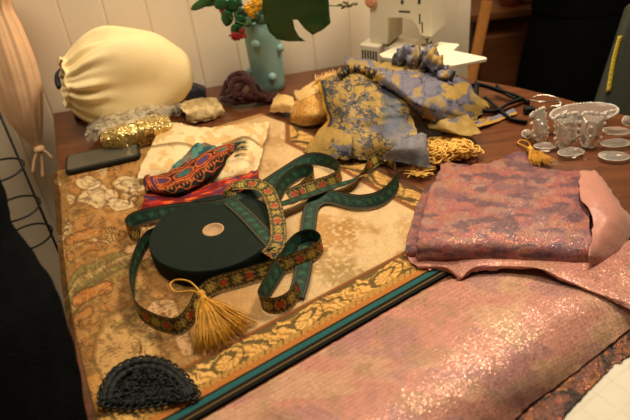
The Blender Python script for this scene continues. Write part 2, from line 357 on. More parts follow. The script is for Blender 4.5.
    c = mixc(c, A3(124, 76, 42), (1-sst(20, 22, d2))*side*(X > 285)); q2 = d2/18.
    sc2, fine2 = scroll(al2, np.clip(q2, 0, 1), 60.)
    mm = ((d2 < 17) & (d2 > 2) & (X > 290))*1.
    c = mixc(c, A3(88, 68, 36), mm); c = mixc(c, A3(196, 150, 82), mm*(1-sc2)); c = mixc(c, A3(138, 100, 50), mm*(1-sc2)*sst(.35, .7, fine2)*.6)
    c = mixc(c, A3(84, 54, 32), (1-sst(1.5, 3.5, d2))*(X > 250))
    tp, _ = segd(X, Y, [(57, 170), (140, 148), (200, 131), (262, 112)]); c = mixc(c, A3(150, 104, 56), (1-sst(3, 5, tp))*.6)
    return c
rows = [[(50, 178, -.075), (56, 172, -.012), (61, 170, .003), (100, 160, .004), (140, 149, .004), (200, 131, .004), (262, 113, .004)],
        [(55, 205, -.075), (61, 200, -.012), (66, 200, .004), (120, 190, .004), (185, 180, .004), (255, 160, .004), (330, 141, .004)],
        [(58, 250, -.075), (64, 247, -.012), (70, 247, .004), (140, 235, .004), (220, 222, .004), (310, 200, .004), (396, 176, .004)],
        [(66, 315, -.075), (72, 310, -.012), (79, 310, .004), (150, 295, .004), (240, 272, .004), (340, 240, .004), (436, 199, .004)],
        [(82, 388, -.075), (88, 380, -.012), (95, 380, .004), (170, 350, .004), (265, 318, .004), (360, 280, .004), (444, 238, .004)],
        [(104, 470, -.075), (110, 465, -.012), (118, 464, .004), (180, 428, .004), (270, 376, .004), (360, 324, .004), (452, 271, .004)]]
tap = cloth('tapestry_cloth', m_attr, rows, 330, 430, wr=.0012, wf=9, seed=3, paint=p_tapestry, hmin=None, solid=.0025)
tag(tap, 'ochre tapestry cloth with gold scroll border spread under the ribbon reel', 'tapestry')

# ================================================================= PINK SHEET, PRINT STRIP, PAPER
def p_pinksheet(X, Y, u, v):
    n1 = fbm(X/60+.3*Y/60, Y/26, 5); n2 = fbm(X/26, Y/16, 9); n3 = fbm(X/4, Y/4, 2, 2)
    c = np.broadcast_to(A3(200, 140, 122), X.shape+(3,)).copy()
    c = mixc(c, A3(206, 168, 132), sst(.48, .62, n1)*.6); c = mixc(c, A3(170, 124, 122), sst(.54, .66, fbm(X/40+3, Y/22, 14))*.6)
    c = mixc(c, A3(164, 134, 100), sst(.55, .64, n2)*.4)
    a = (X*.5+Y*.866); b = (X*.94-Y*.34); g = np.minimum(np.abs((a/4.2) % 1-.5), np.abs((b/4.2) % 1-.5))
    c = c*(1-.10*(g < .12))[..., None]*(1+.1*(n3-.5))[..., None]
    return c
rows = [[(130, 462, .001), (185, 430, .002), (240, 398, .002), (300, 363, .002), (380, 316, .002), (440, 283, .003), (500, 270, .006), (570, 268, .010), (650, 268, .012)],
        [(170, 480, .010), (222, 440, .012), (270, 403, .014), (325, 370, .016), (400, 325, .018), (458, 294, .018), (515, 284, .018), (580, 284, .018), (650, 280, .018)],
        [(230, 500, .030), (285, 450, .034), (330, 412, .038), (375, 382, .040), (440, 343, .040), (492, 312, .038), (540, 298, .032), (590, 294, .026), (650, 288, .022)],
        [(310, 510, .040), (350, 460, .042), (392, 420, .046), (430, 394, .047), (484, 360, .044), (528, 330, .040), (570, 312, .032), (606, 302, .024), (650, 296, .02)],
        [(390, 510, .028), (420, 470, .030), (455, 434, .032), (485, 406, .032), (524, 378, .030), (562, 350, .026), (592, 330, .020), (620, 316, .016), (655, 304, .013)],
        [(450, 515, .006), (474, 470, .006), (505, 432, .006), (527, 408, .006), (557, 386, .006), (588, 362, .006), (610, 345, .006), (632, 327, .006), (660, 308, .006)]]
sheet = cloth('pink_cloth', m_pink2, rows, 150, 260, wr=.003, wf=10, seed=31, paint=p_pinksheet, edge=.8, wr2=.0012, dirn=.6)
tag(sheet, 'wide glittering pink cloth laid in a padded sweep across the front', 'cloth')
def p_brown(X, Y, u, v):
    n1 = fbm(X/11, Y/11, 5, 3); n2 = fbm(X/7, Y/7, 19, 3)
    c = np.broadcast_to(A3(104, 62, 40), X.shape+(3,)).copy()
    c = mixc(c, A3(160, 100, 54), sst(.5, .58, n1)); c = mixc(c, A3(44, 30, 26), sst(.54, .6, n2)); c = mixc(c, A3(120, 74, 60), sst(.55, .6, fbm(X/9, Y/9, 77, 2))*.7)
    return c
rows = [[(430, 505, .0035), (480, 440, .0035), (512, 412, .0035), (545, 386, .0035), (578, 360, .0035), (610, 335, .0035), (660, 297, .0035)],
        [(512, 505, .004), (545, 444, .004), (560, 422, .004), (581, 398, .004), (604, 375, .004), (628, 355, .004), (680, 322, .004)]]
tag(cloth('printed_cloth', m_brownprint, rows, 40, 180, wr=.0012, wf=30, seed=12, paint=p_brown, edge=2.2, solid=.0008), 'brown and orange printed cloth edge showing between pink cloth and white paper', 'cloth')
def p_paper(X, Y, u, v):
    c = np.broadcast_to(A3(226, 214, 190), X.shape+(3,)).copy(); w = P(X, Y, 0.)
    a = w[..., 0]*math.cos(.55)+w[..., 1]*math.sin(.55); b = -w[..., 0]*math.sin(.55)+w[..., 1]*math.cos(.55)
    g = np.minimum(np.abs((a/.025) % 1-.5), np.abs((b/.025) % 1-.5)); return mixc(c, A3(186, 178, 156), (g < .03)*.6)
pc = [(.16, .275), (.20, .50), (.36, .61), (.62, .66), (.74, .60), (.70, .31), (.55, .26)]
nuv = 150
A_ = np.linspace(0, 1, nuv); c00, c10, c11, c01 = [np.array(q) for q in ((.19, .262), (.56, .26), (.76, .62), (.32, .60))]
g_ = (c01[None, None]*(1-A_)[None, :, None]+c11[None, None]*A_[None, :, None])*(1-A_)[:, None, None]+(c00[None, None]*(1-A_)[None, :, None]+c10[None, None]*A_[None, :, None])*A_[:, None, None]
a_ = g_[..., 0]*math.cos(.55)+g_[..., 1]*math.sin(.55); b_ = -g_[..., 0]*math.sin(.55)+g_[..., 1]*math.cos(.55)
gg = np.minimum(np.abs((a_/.03) % 1-.5), np.abs((b_/.03) % 1-.5))
cc = mixc(np.broadcast_to(A3(226, 218, 198), gg.shape+(3,)).copy(), A3(206, 196, 172), (gg < .03)*.55).reshape(-1, 3)
tag(link('pattern_paper', np.concatenate([g_, np.full(gg.shape+(1,), TZ+.0016)], -1).reshape(-1, 3), grid_faces(nuv, nuv), m_white, col=cc, solid=.001), 'white paper with faint grid lines lying at the lower right corner', 'paper')

# ================================================================= FOLDED PINK CLOTH
def p_pinkfold(X, Y, u, v):
    n1 = fbm(X/20, Y/7, 4); n2 = fbm(X/13, Y/6, 11); n3 = fbm(X/10, Y/5, 27); f = fbm(X/2.5, Y/2.5, 3, 2)
    c = np.broadcast_to(A3(190, 120, 102), X.shape+(3,)).copy()
    n1 = n1+.12*(f-.5); n2 = n2+.10*(f-.5); n3 = n3+.1*(f-.5)
    c = mixc(c, A3(176, 98, 90), sst(.48, .60, n3)*.8); c = mixc(c, A3(180, 150, 124), sst(.50, .58, n2)*.8)
    c = mixc(c, A3(128, 94, 100), sst(.54, .62, n1)*.7); c = mixc(c, A3(196, 138, 92), sst(.56, .64, fbm(X/15, Y/9, 41))*.6)
    c = mixc(c, A3(84, 66, 80), sst(.56, .64, fbm(X/16+2, Y/5, 53, 3)+.12*(f-.5))*.75)
    w = .5+.5*np.sin(X*1.7+Y*.2)*np.sin(Y*2.1)
    c = (c*.74+A3(172, 108, 102)*.26)*np.array([.90, .86, .90])
    return c*(1-.12*w)[..., None]*(1+.22*(f-.5))[..., None]
pk = empty('folded_pink_cloth', PV(500, 240, 0), 'folded pink and mauve patterned brocade resting on the tapestry corner', 'cloth')
rows = [[(445, 160, .012), (470, 165, .016), (498, 160, .018), (522, 151, .030), (534, 166, .02), (560, 170, .02), (598, 172, .014)],
        [(440, 168, .032), (470, 172, .036), (498, 168, .036), (520, 166, .036), (540, 172, .036), (570, 178, .038), (597, 182, .032)],
        [(430, 192, .040), (465, 196, .043), (500, 193, .044), (520, 192, .044), (545, 196, .045), (572, 200, .045), (590, 204, .04)],
        [(421, 222, .044), (460, 226, .047), (500, 224, .049), (522, 224, .049), (545, 226, .049), (570, 228, .049), (590, 232, .046)],
        [(417, 240, .039), (458, 243, .042), (500, 243, .044), (525, 244, .044), (550, 246, .044), (575, 248, .044), (597, 250, .041)],
        [(416, 255, .022), (456, 257, .024), (500, 258, .026), (525, 260, .026), (550, 262, .026), (575, 264, .026), (601, 264, .024)],
        [(419, 262, .009), (458, 262, .010), (500, 264, .011), (525, 266, .012), (550, 268, .013), (575, 270, .013), (600, 270, .012)]]
cloth('top_layer', m_pink, rows, 120, 190, pk, wr=.0022, wf=16, seed=8, paint=p_pinkfold, edge=1.6)
rows = [[(428, 186, .010), (440, 182, .012), (480, 182, .012), (560, 186, .012), (590, 196, .01)],
        [(420, 196, .024), (436, 198, .028), (480, 198, .028), (560, 202, .028), (592, 210, .026)],
        [(409, 232, .028), (430, 232, .032), (480, 232, .032), (560, 234, .032), (600, 236, .03)],
        [(405, 250, .018), (428, 250, .022), (480, 252, .022), (560, 256, .022), (604, 256, .022)],
        [(407, 259, .007), (428, 259, .007), (480, 262, .007), (560, 264, .010), (604, 266, .010)]]
cloth('under_layer', m_pink, rows, 80, 150, pk, wr=.0012, wf=16, seed=18, paint=lambda X, Y, u, v: p_pinkfold(X+70, Y+40, u, v)*.9, edge=1.2)
rows = [[(580, 171, .040), (590, 170, .041), (600, 174, .034), (606, 184, .022)],
        [(580, 194, .052), (594, 192, .054), (610, 196, .048), (618, 200, .030)],
        [(592, 216, .054), (606, 212, .056), (620, 212, .046), (629, 216, .022)],
        [(592, 240, .052), (604, 235, .050), (620, 230, .040), (632, 228, .018)],
        [(590, 256, .046), (602, 254, .036), (618, 250, .025), (628, 244, .014)],
        [(592, 272, .016), (604, 268, .015), (614, 260, .015), (626, 252, .013)]]
fo = cloth('turned_back_flap', m_sheer, rows, 70, 60, pk, wr=.006, wf=17, seed=5, edge=1.6); fo['label'] = 'paler pink sheer underside turned back over the right end'
rows = [[(408, 257, .010), (440, 256, .012), (480, 256, .018), (530, 257, .024), (570, 258, .024), (604, 252, .022), (645, 232, .014)],
        [(410, 262, .011), (442, 262, .014), (476, 261, .022), (532, 262, .030), (566, 268, .030), (604, 272, .030), (648, 262, .026)],
        [(415, 266, .010), (443, 267, .012), (462, 275, .016), (478, 267, .020), (534, 267, .032), (565, 278, .032), (602, 292, .034), (648, 300, .032)],
        [(420, 269, .006), (446, 271, .006), (460, 280, .010), (476, 272, .012), (534, 269, .026), (563, 281, .028), (602, 297, .030), (650, 318, .028)]]
cloth('loose_end', m_pink2, rows, 50, 180, pk, wr=.0025, wf=30, seed=15, paint=lambda X, Y, u, v: mixc(p_pinksheet(X, Y, u, v), A3(170, 104, 92), np.full(X.shape, .5)), edge=1.5)

# ================================================================= REEL AND JACQUARD RIBBONS
RW = .0265
rc = PV(214, 233, .029); rc.z = TZ+.0065
reel = empty('ribbon_reel', rc, 'large flat reel of dark green ribbon on the tapestry', 'ribbon reel')
mb = MB(); prof = [(.018, 0.0)]
prof = [(.0185, .0015), (.105, .0005), (.1065, .002), (.1065, .0285), (.105, .0302)]
k = 64
r = .104
while r > .020: prof += [(r, .0304), (r-.0012, .0298)]; r -= .0024
prof += [(.0185, .0298)]
mb.lathe(rc, prof + [(.0185, .0015)], k, cap=False).build('wound_ribbon', m_reel, reel)
MB().lathe(rc, [(.0180, .0012), (.0180, .0301), (.0150, .0301), (.0145, .0280), (.0005, .0275)], 40).build('cardboard_core', m_card, reel)
def rib_col(U, v, gold, seed=0):
    """U along in ribbon widths, v across 0..1"""
    e = np.abs(v-.5)*2; n = fbm(U*9, v*9, seed+3, 2)
    if gold:
        c = np.broadcast_to(A3(52, 50, 26), U.shape+(3,)).copy()
        f = (U/1.55) % 1; alt = np.floor(U/.775) % 2; x = ((U/.775) % 1-.5)*.775
        d = np.hypot(x/.34, (v-.5)/.30)
        c = mixc(c, A3(164, 126, 48), (d < 1)*1.); c = mixc(c, A3(56, 52, 26), ((d < .78))*1.)
        c = mixc(c, A3(160, 62, 36), ((d < .66) & (alt > .5))*1.); c = mixc(c, A3(166, 146, 62), ((d < .6) & (alt < .5))*1.); c = mixc(c, A3(96, 88, 36), ((d < .25) & (alt < .5))*.8)
        c = mixc(c, A3(156, 118, 46), ((e > .72) & (e < .93) & (np.sin(U*28) > -.55))*.95)
    else:
        c = np.broadcast_to(A3(16, 34, 26), U.shape+(3,)).copy()
        c = mixc(c, A3(22, 68, 50), ((e < .62) & (n > .40))*.9); c = mixc(c, A3(14, 40, 30), ((np.sin(U*8.1+np.sin(v*12)) > .45) & (e < .6))*.8)
        c = mixc(c, A3(84, 70, 40), ((e > .74) & (e < .86))*.75)
        c = mixc(c, A3(84, 108, 64), ((np.hypot(((U/.8) % 1-.5)*1.6, (v-.5)*2.4) < .35))*.45)
    return c*(1+.25*(n-.5))[..., None]
def ribbon(name, pts, goldside=1, width=RW, parent=None, hplus=0.):
    """pts: (px, py, height of the centre, tilt deg). goldside +1: gold faces the left-normal side"""
    p = np.array(pts, float); w3 = P(p[:, 0], p[:, 1], p[:, 2])
    L = np.sum(np.linalg.norm(np.diff(w3, axis=0), axis=1)); n = max(24, int(L/.0022))
    C = crom(w3, n); til = np.radians(crom(p[:, 3:4], n)[:, 0]); T = np.gradient(C, axis=0); T /= np.linalg.norm(T, axis=1)[:, None]
    al = np.concatenate([[0], np.cumsum(np.linalg.norm(np.diff(C, axis=0), axis=1))])/width
    up = np.array([0, 0, 1.]); S = np.cross(T, up); S /= np.linalg.norm(S, axis=1)[:, None]; UU = np.cross(S, T)
    Wd = np.cos(til)[:, None]*S + np.sin(til)[:, None]*UU; Nn = np.cross(Wd, T); m = 12
    vv = np.linspace(0, 1, m); V = []; Cc = []
    for sgn in (1, -1):
        q = C[:, None]+Wd[:, None]*(vv-.5)[None, :, None]*width+Nn[:, None]*.00045*sgn
        q[..., 2] = np.maximum(q[..., 2], TZ+.0062+.0009*sgn*np.sign(Nn[:, None, 2]+1e-9)*.5)
        V.append(q.reshape(-1, 3)); U = np.repeat(al[:, None], m, 1)
        Cc.append(rib_col(U, np.repeat(vv[None], n, 0), sgn == goldside, 5).reshape(-1, 3))
    V = np.concatenate(V); N0 = n*m; f1 = grid_faces(n, m); f2 = [f[::-1] for f in grid_faces(n, m, N0)]
    rim = []
    for i in range(n-1):
        rim.append((i*m, N0+i*m, N0+(i+1)*m, (i+1)*m)[::-1]); a = i*m+m-1; rim.append((a, N0+a, N0+a+m, a+m))
    for j in range(m-1): rim.append((j, j+1, N0+j+1, N0+j)[::-1]); b = (n-1)*m+j; rim.append((b, b+1, N0+b+1, N0+b))
    return link(name, V, f1+f2+rim, m_rib, parent, col=np.concatenate(Cc))
hs = .0136+.006     # a ribbon standing on its edge
GR = 'jacquard ribbons around the reel'
r1 = ribbon('jacquard_ribbon', [(166, 232, .022, 80), (150, 237, hs, 84), (139, 252, hs, 84), (132, 278, hs, 86), (136, 306, hs, 96), (152, 320, hs, 104), (176, 326, hs, 104), (191, 314, hs, 108), (200, 298, hs, 112), (213, 286, hs, 112), (240, 278, hs, 112), (283, 265, hs, 112), (313, 253, hs, 104), (322, 243, hs, 94), (312, 236, hs, 86), (296, 242, hs, 72), (280, 266, hs, 58), (268, 286, hs, 66), (260, 300, hs, 86), (272, 306, hs, 104), (288, 301, hs, 106), (299, 288, hs, 100)], -1)
tag(r1, 'long jacquard ribbon looping from the left of the reel round the front', 'ribbon', GR)
r2 = ribbon('jacquard_ribbon', [(268, 207, .036, 12), (288, 202, .026, 14), (326, 189, .020, 16), (350, 181, .020, 22), (364, 170, hs, 70), (372, 162, hs, 118), (382, 157, hs, 112), (393, 163, hs, 92), (397, 181, hs, 76), (382, 197, hs, 58), (358, 202, .018, 46), (328, 197, .016, 34), (313, 205, .013, 20), (308, 228, .010, 8), (305, 256, .010, 4), (301, 280, .012, 4), (296, 297, .010, 4)], -1)
tag(r2, 'green ribbon making the far right loop, then running down over the tapestry', 'ribbon', GR)
r3 = ribbon('jacquard_ribbon', [(140, 236, .018, 60), (131, 233, hs, 74), (127, 227, hs, 92), (134, 220, hs, 112), (150, 215, .022, 126), (180, 210, .024, 132), (222, 206, .034, 140), (256, 192, .034, 140), (284, 174, .022, 134), (308, 160, .020, 126), (327, 161, hs, 106), (340, 170, hs, 88), (336, 179, hs, 70), (318, 186, .018, 50), (300, 192, .018, 40)], 1)
tag(r3, 'green ribbon running behind the reel under the red ikat braid', 'ribbon', GR)
r4 = ribbon('jacquard_ribbon', [(236, 196, .042, 30), (228, 193, .044, 60), (231, 187, .050, 4), (252, 184, .053, -14), (266, 189, .053, -6), (274, 205, .048, 6), (278, 226, .042, 10), (277, 243, .038, 16), (268, 256, .030, 30)], 1)
tag(r4, 'yellow and red patterned ribbon lying over the right edge of the reel', 'ribbon', GR)
r5 = ribbon('jacquard_ribbon', [(230, 201, .038, 2), (246, 215, .038, 2), (262, 232, .038, 2), (276, 247, .036, 4)], -1)
tag(r5, 'green ribbon strip crossing the top right of the reel', 'ribbon', GR)
r6 = ribbon('jacquard_ribbon', [(277, 196, .018, 110), (285, 182, hs, 112), (298, 173, hs, 112), (310, 171, hs, 104), (314, 177, hs, 88), (308, 184, hs, 74), (302, 190, .018, 56), (288, 197, .016, 36)], 1)
tag(r6, 'small curled loop of ribbon between reel and damask cloth', 'ribbon', GR)

# ================================================================= IKAT BRAIDS AND TEAL SCRAP
def p_ikat(X, Y, u, v, red=False):
    n = fbm(X/5, Y/5, 4, 2)
    if red:
        c = np.broadcast_to(A3(170, 44, 34), X.shape+(3,)).copy(); k = fbm(v*9, u*16, 8, 3)
        c = mixc(c, A3(206, 92, 40), sst(.5, .56, k)); c = mixc(c, A3(70, 50, 84), sst(.56, .6, fbm(v*12, u*14, 18, 2))); c = mixc(c, A3(110, 24, 26), sst(.54, .6, fbm(v*8, u*10, 28, 2))*.8)
        c = mixc(c, A3(90, 20, 24), (u > .93)*1.)
    else:
        c = np.broadcast_to(A3(24, 22, 20), X.shape+(3,)).copy(); x = v*5.0
        uu = u+.035*np.sin(x*6.28)
        for lo, hi, col in ((.02, .055, (170, 84, 34)), (.08, .105, (150, 58, 32)), (.13, .155, (190, 104, 44)), (.18, .20, (150, 50, 34)), (.385, .41, (160, 56, 34)), (.43, .46, (196, 104, 42)), (.49, .51, (160, 62, 34))):
            c = mixc(c, A3(*col), ((uu > lo) & (uu < hi))*1.)
        d = np.hypot(((x*.9) % 1-.5)*1.1, (u-.29)/.115*.5)
        c = mixc(c, A3(176, 90, 42), (d < .52)*1.); c = mixc(c, A3(112, 38, 32), (d < .43)*1.); c = mixc(c, A3(70, 56, 92), ((d < .32) & ((np.floor(x*.9) % 2) < 1))*1.); c = mixc(c, A3(54, 96, 88), ((d < .32) & ((np.floor(x*.9) % 2) >= 1))*1.)
        wv_ = np.abs(u-.66-.085*np.sin(x*9)); c = mixc(c, A3(168, 80, 38), (wv_ < .020)*1.); c = mixc(c, A3(170, 70, 36), ((np.abs(u-.80-.05*np.sin(x*9+1.2)) < .014) & (np.sin(x*4.5) > -.2))*.9)
        c = mixc(c, A3(196, 110, 48), ((u > .52) & (u < .60) & (np.sin(x*36) > .3))*.8)
        c = mixc(c, A3(176, 84, 38), ((v < .10) & (np.sin(v*210) > .2))*1.); c = mixc(c, A3(70, 40, 84), ((v > .035) & (v < .06) & (u < .6))*.9)
        c = mixc(c, A3(34, 84, 76), ((u > .93) & (v < .35))*1.)
    return c*(1+.35*(n-.5))[..., None]
ik = empty('ikat_braid', PV(190, 175, 0), 'folded black and orange embroidered braid with frayed end on cream brocade', 'braid')
rows = [[(147, 177, .036), (168, 172, .038), (187, 162, .040), (203, 151, .040), (223, 145, .038), (236, 142, .034)],
        [(146, 181, .042), (169, 178, .045), (190, 168, .046), (206, 156, .045), (224, 148, .042), (236, 145, .038)],
        [(149, 187, .042), (173, 186, .046), (194, 176, .047), (210, 163, .045), (225, 152, .041), (235, 149, .036)],
        [(152, 191, .036), (176, 193, .040), (197, 184, .041), (214, 171, .040), (226, 157, .036), (233, 153, .032)],
        [(154, 194, .024), (178, 197, .027), (199, 188, .028), (218, 174, .027), (228, 161, .024), (232, 157, .022)]]
cloth('braid_layer', m_attr, rows, 60, 120, ik, wr=.0016, wf=25, seed=2, paint=p_ikat)
V, Fc, c = patch([[(150, 175, .041), (146, 176, .038), (144, 181, .030), (146, 186, .022)], [(153, 190, .037), (149, 191, .034), (147, 193, .026), (149, 194, .020)]], 40, 24, paint=lambda X, Y, u, v: p_ikat(X, Y, u, v*.09))
link('rolled_end', V, Fc, m_attr, ik, col=c, solid=.002)
mb = MB()
for i in range(26):
    t = random.random(); a = PV(236+random.uniform(-2, 1), 143+t*14, .038); b = PV(244+random.uniform(-3, 6), 139+t*17+random.uniform(-4, 3), random.uniform(.03, .05)); mb.tube([a, (a+b)/2+Vector((0, 0, .003)), b], [.0008, .0007, .0004], 4)
fr = mb.build('frayed_end', MAT('dark teal threads', (30, 66, 62), .8), ik); fr['label'] = 'dark teal frayed threads'
rows = [[(160, 190, .020), (180, 188, .022), (215, 182, .022), (245, 173, .022), (257, 170, .024)],
        [(148, 192, .026), (175, 196, .030), (212, 190, .030), (242, 181, .030), (259, 175, .028)],
        [(143, 202, .024), (172, 204, .028), (208, 199, .030), (240, 188, .030), (257, 182, .027)],
        [(138, 214, .014), (168, 211, .018), (206, 207, .022), (238, 195, .023), (254, 188, .02)]]
rb = cloth('ikat_braid', m_attr, rows, 60, 140, wr=.003, wf=22, seed=22, paint=lambda X, Y, u, v: p_ikat(X, Y, u, v, True), edge=1.5)
tag(rb, 'crumpled red and orange ikat strip behind the ribbon reel', 'braid')
def p_teal(X, Y, u, v):
    n = fbm(X/5+1, Y/4, 6, 3); c = np.broadcast_to(A3(74, 122, 112), X.shape+(3,)).copy(); c = mixc(c, A3(40, 72, 74), sst(.5, .56, n)); return mixc(c, A3(130, 96, 76), sst(.58, .62, fbm(X/6, Y/5, 16, 2))*.7)
rows = [[(198, 142, .046), (208, 144, .046), (220, 147, .040)], [(182, 157, .044), (196, 158, .042), (212, 156, .034)], [(165, 174, .034), (180, 172, .034), (200, 164, .030)]]
tag(cloth('damask_scrap', m_attr, rows, 50, 50, wr=.002, wf=22, seed=6, paint=p_teal, edge=1.5), 'teal damask scrap peeping out behind the black and orange braid', 'fabric scrap')

# ================================================================= IVORY BROCADE
def p_ivory(X, Y, u, v):
    n = fbm(X/9, Y/7, 12, 3); c = np.broadcast_to(A3(226, 200, 152), X.shape+(3,)).copy(); return mixc(c, A3(200, 158, 96), sst(.53, .60, n)*.7)
rows = [[(166, 122, .012), (185, 124, .022), (205, 128, .022), (222, 126, .018), (246, 124, .026), (269, 121, .012)],
        [(158, 132, .018), (182, 132, .034), (204, 138, .024), (224, 136, .022), (246, 132, .040), (267, 130, .018)],
        [(150, 146, .020), (178, 146, .032), (202, 150, .022), (224, 150, .022), (246, 146, .038), (264, 146, .018)],
        [(142, 164, .024), (170, 162, .030), (198, 162, .022), (222, 162, .020), (244, 160, .034), (260, 162, .014)],
        [(138, 176, .020), (160, 176, .022), (190, 178, .018), (220, 176, .016), (240, 174, .022), (253, 175, .010)],
        [(140, 183, .006), (160, 186, .006), (190, 188, .006), (220, 184, .006), (238, 180, .006), (250, 178, .006)]]
tag(cloth('brocade_cloth', m_ivory, rows, 110, 140, wr=.013, wf=16, seed=51, paint=p_ivory, edge=1.5, hmin=.006, wr2=.002, dirn=1.2), 'crumpled ivory brocade with tan sprigs under the embroidered braids', 'cloth')

# ================================================================= PHONE
a, b = P(69, 168, .014), P(140, 152, .014)
ph_c = PV(104, 159.5, .006); ax = Vector(b-a); ax.z = 0; ang = math.atan2(ax.y, ax.x)
ph = empty('smartphone', ph_c, 'black smartphone lying face up at the left back of the tapestry', 'phone')
def rrect(w, h, r, n=6):
    return [(sx*(w/2-r)+r*math.cos(t), sy*(h/2-r)+r*math.sin(t)) for sx, sy, t0 in ((1, 1, 0), (-1, 1, 90), (-1, -1, 180), (1, -1, 270)) for t in [math.radians(t0+90*i/n) for i in range(n+1)]]
def slab(mb, c, poly, z0, z1, ang=0):
    ca, sa = math.cos(ang), math.sin(ang); return mb.prism([(c[0]+x*ca-y*sa, c[1]+x*sa+y*ca) for x, y in poly], z0, z1)
slab(MB(), ph_c, rrect(.156, .076, .012), TZ+.0068, TZ+.0165, ang).build('case', m_phone, ph, bevel=.002, smooth=False)
slab(MB(), ph_c, rrect(.146, .066, .008), TZ+.0163, TZ+.0171, ang).build('screen', m_screen, ph, smooth=False)

# ================================================================= GOLD TASSELS, FRINGE
def tassel(loc, tip_pts, head, loop, label, nth=150, r=.0007, hz=.012):
    t = empty('tassel', loc, label, 'tassel', 'yellow tassels')
    MB().tube([Vector(p) for p in crom([tuple(q) for q in loop], 36)], .0014, 6).build('cord_loop', m_thread, t)
    mb = MB(); h = Vector(head); d = (sum((Vector(p) for p in tip_pts), Vector())/len(tip_pts)-h).normalized()
    R = d.to_track_quat('Z', 'Y').to_matrix()
    mb.lathe(h, [(.001, -.006), (.005, -.004), (.0065, 0), (.005, .004), (.0045, .006), (.0058, .0075), (.0058, .010), (.0045, .012)], 16, R=R); mb.build('knot', m_thread, t)
    mb = MB(); T = crom([tuple(q) for q in tip_pts], nth)
    for i in range(nth):
        e = Vector(T[i]) + Vector((random.gauss(0, .003), random.gauss(0, .003), 0)); s = h + d*.009 + Vector((random.gauss(0, .0022), random.gauss(0, .0022), random.gauss(0, .0018)))
        e = s+(e-s)*random.uniform(.86, 1.05); e.z = TZ+.0065+random.random()*.009
        m1 = s.lerp(e, .35)+Vector((random.gauss(0, .0015), random.gauss(0, .0015), hz*.55*random.random())); m2 = s.lerp(e, .7)+Vector((random.gauss(0, .002), random.gauss(0, .002), hz*.25*random.random()))
        for q in (m1, m2): q.z = max(q.z, TZ+.0062)
        mb.tube([s, m1, m2, e], [r, r, r, r*.7], 4)
    mb.build('skirt', m_thread, t); return t
tassel(PV(215, 325, .006), [PV(193, 353, .008), PV(208, 350, .010), PV(226, 345, .010), PV(242, 334, .010), PV(257, 321, .008)], PV(201, 294, .042), [PV(200, 293, .042), PV(190, 291, .040), PV(176, 292, .036), PV(170, 285, .033), PV(176, 280, .034), PV(188, 281, .038), PV(196, 287, .041), PV(201, 294, .042)], 'golden yellow tassel with cord loop lying in front of the ribbon reel', 190)
tassel(PV(538, 158, .006), [PV(527, 165, .006), PV(534, 166, .006), PV(544, 166, .006), PV(556, 165, .006)], PV(530, 149, .008), [PV(530, 149, .008), PV(524, 146, .006), PV(518, 143, .004), PV(521, 140, .004), PV(528, 142, .004), PV(531, 147, .007)], 'golden yellow tassel between the crystal drops and folded pink cloth', 90)
fg = MB()
for i in range(320):
    t, s_ = random.random(), random.random()
    ctr = np.array([430, 140])*(1-t)*(1-s_)+np.array([458, 137])*t*(1-s_)+np.array([432, 164])*(1-t)*s_+np.array([480, 152])*t*s_
    h0 = .006+.030*math.sin(math.pi*min(1, max(0, s_*.8+.1)))*random.random()
    p0 = PV(*ctr, h0); a = random.gauss(-.3, 1.0); L = random.uniform(.006, .013); d = Vector((math.cos(a), math.sin(a), 0))*L; q = Vector((-d.y, d.x, 0))*random.choice((-1, 1))*random.uniform(.5, 1.1)
    pts = [p0-d, p0-d*.4+q+Vector((0, 0, .003)), p0+d*.4+q*.8+Vector((0, 0, .003)), p0+d, p0+d*.7-q*.6]
    for v_ in pts: v_.z = max(v_.z, TZ+.0018)
    fg.tube(crom([tuple(x) for x in pts], 9), .0015, 5)
tag(fg.build('fringe', m_fringe), 'heap of curly bright yellow fringe in front of the blue damask', 'fringe')
fg = MB()
for i in range(60):
    p0 = PV(random.uniform(408, 432), random.uniform(163, 176), .008+.006*random.random()); a = random.gauss(-.3, .6); d = Vector((math.cos(a), math.sin(a), 0))*random.uniform(.006, .012)
    pts = [p0-d, p0+Vector((0, 0, .002)), p0+d]
    fg.tube(crom([tuple(x) for x in pts], 6), .0011, 5)
tag(fg.build('fringe', m_fringe), 'small tuft of yellow fringe behind the left end of folded pink cloth', 'fringe')

# ================================================================= BEADED LACE TRIM
lt = empty('beaded_trim', PV(150, 390, 0), 'dark beaded lace trim coiled flat on the tapestry front left corner', 'trim')
outer = [(104, 402), (106, 388), (116, 373), (132, 364), (150, 362), (168, 367), (184, 380), (194, 394)]
lower = [(194, 396), (172, 400), (150, 404), (128, 406), (106, 404)]
mb = MB()
for k, off in enumerate((0, 1)):
    o = [(150+(x-150)*(1-.13*off), 398+(y-398)*(1-.16*off)) for x, y in outer]
    q = crom([tuple(PV(x, y, .010+.001*(off % 2))) for x, y in o], 80)
    mb.tube(q, [.0052+.0006*math.sin(i*1.1) for i in range(80)], 8)
q = crom([tuple(PV(x, y-3, .010)) for x, y in lower], 70); mb.tube(q, .0055, 8); q = crom([tuple(PV(x*.8+30, y-9, .010)) for x, y in lower], 70); mb.tube(q, .0055, 8)
mb.build('lace_band', m_lace, lt)
mb = MB(); mj = MB()
def ring_(c, r, mb): mb.tube([c+Vector((r*math.cos(a), r*math.sin(a), 0)) for a in [2*math.pi*i/14 for i in range(14)]], .0016, 6, closed=True)
oq = crom([tuple(PV(x, y, .011)) for x, y in [(150+(x-150)*1.05, 398+(y-398)*1.08) for x, y in outer]], 21); lq = crom([tuple(PV(x, y, .011)) for x, y in lower], 13)
for p in list(oq)+list(lq): ring_(Vector(p), .0052, mb); 
for p in list(crom(oq, 60))+list(crom(lq, 40)): mj.ball(Vector(p)+Vector((random.gauss(0, .0015), random.gauss(0, .0015), .003)), .0014, 6)
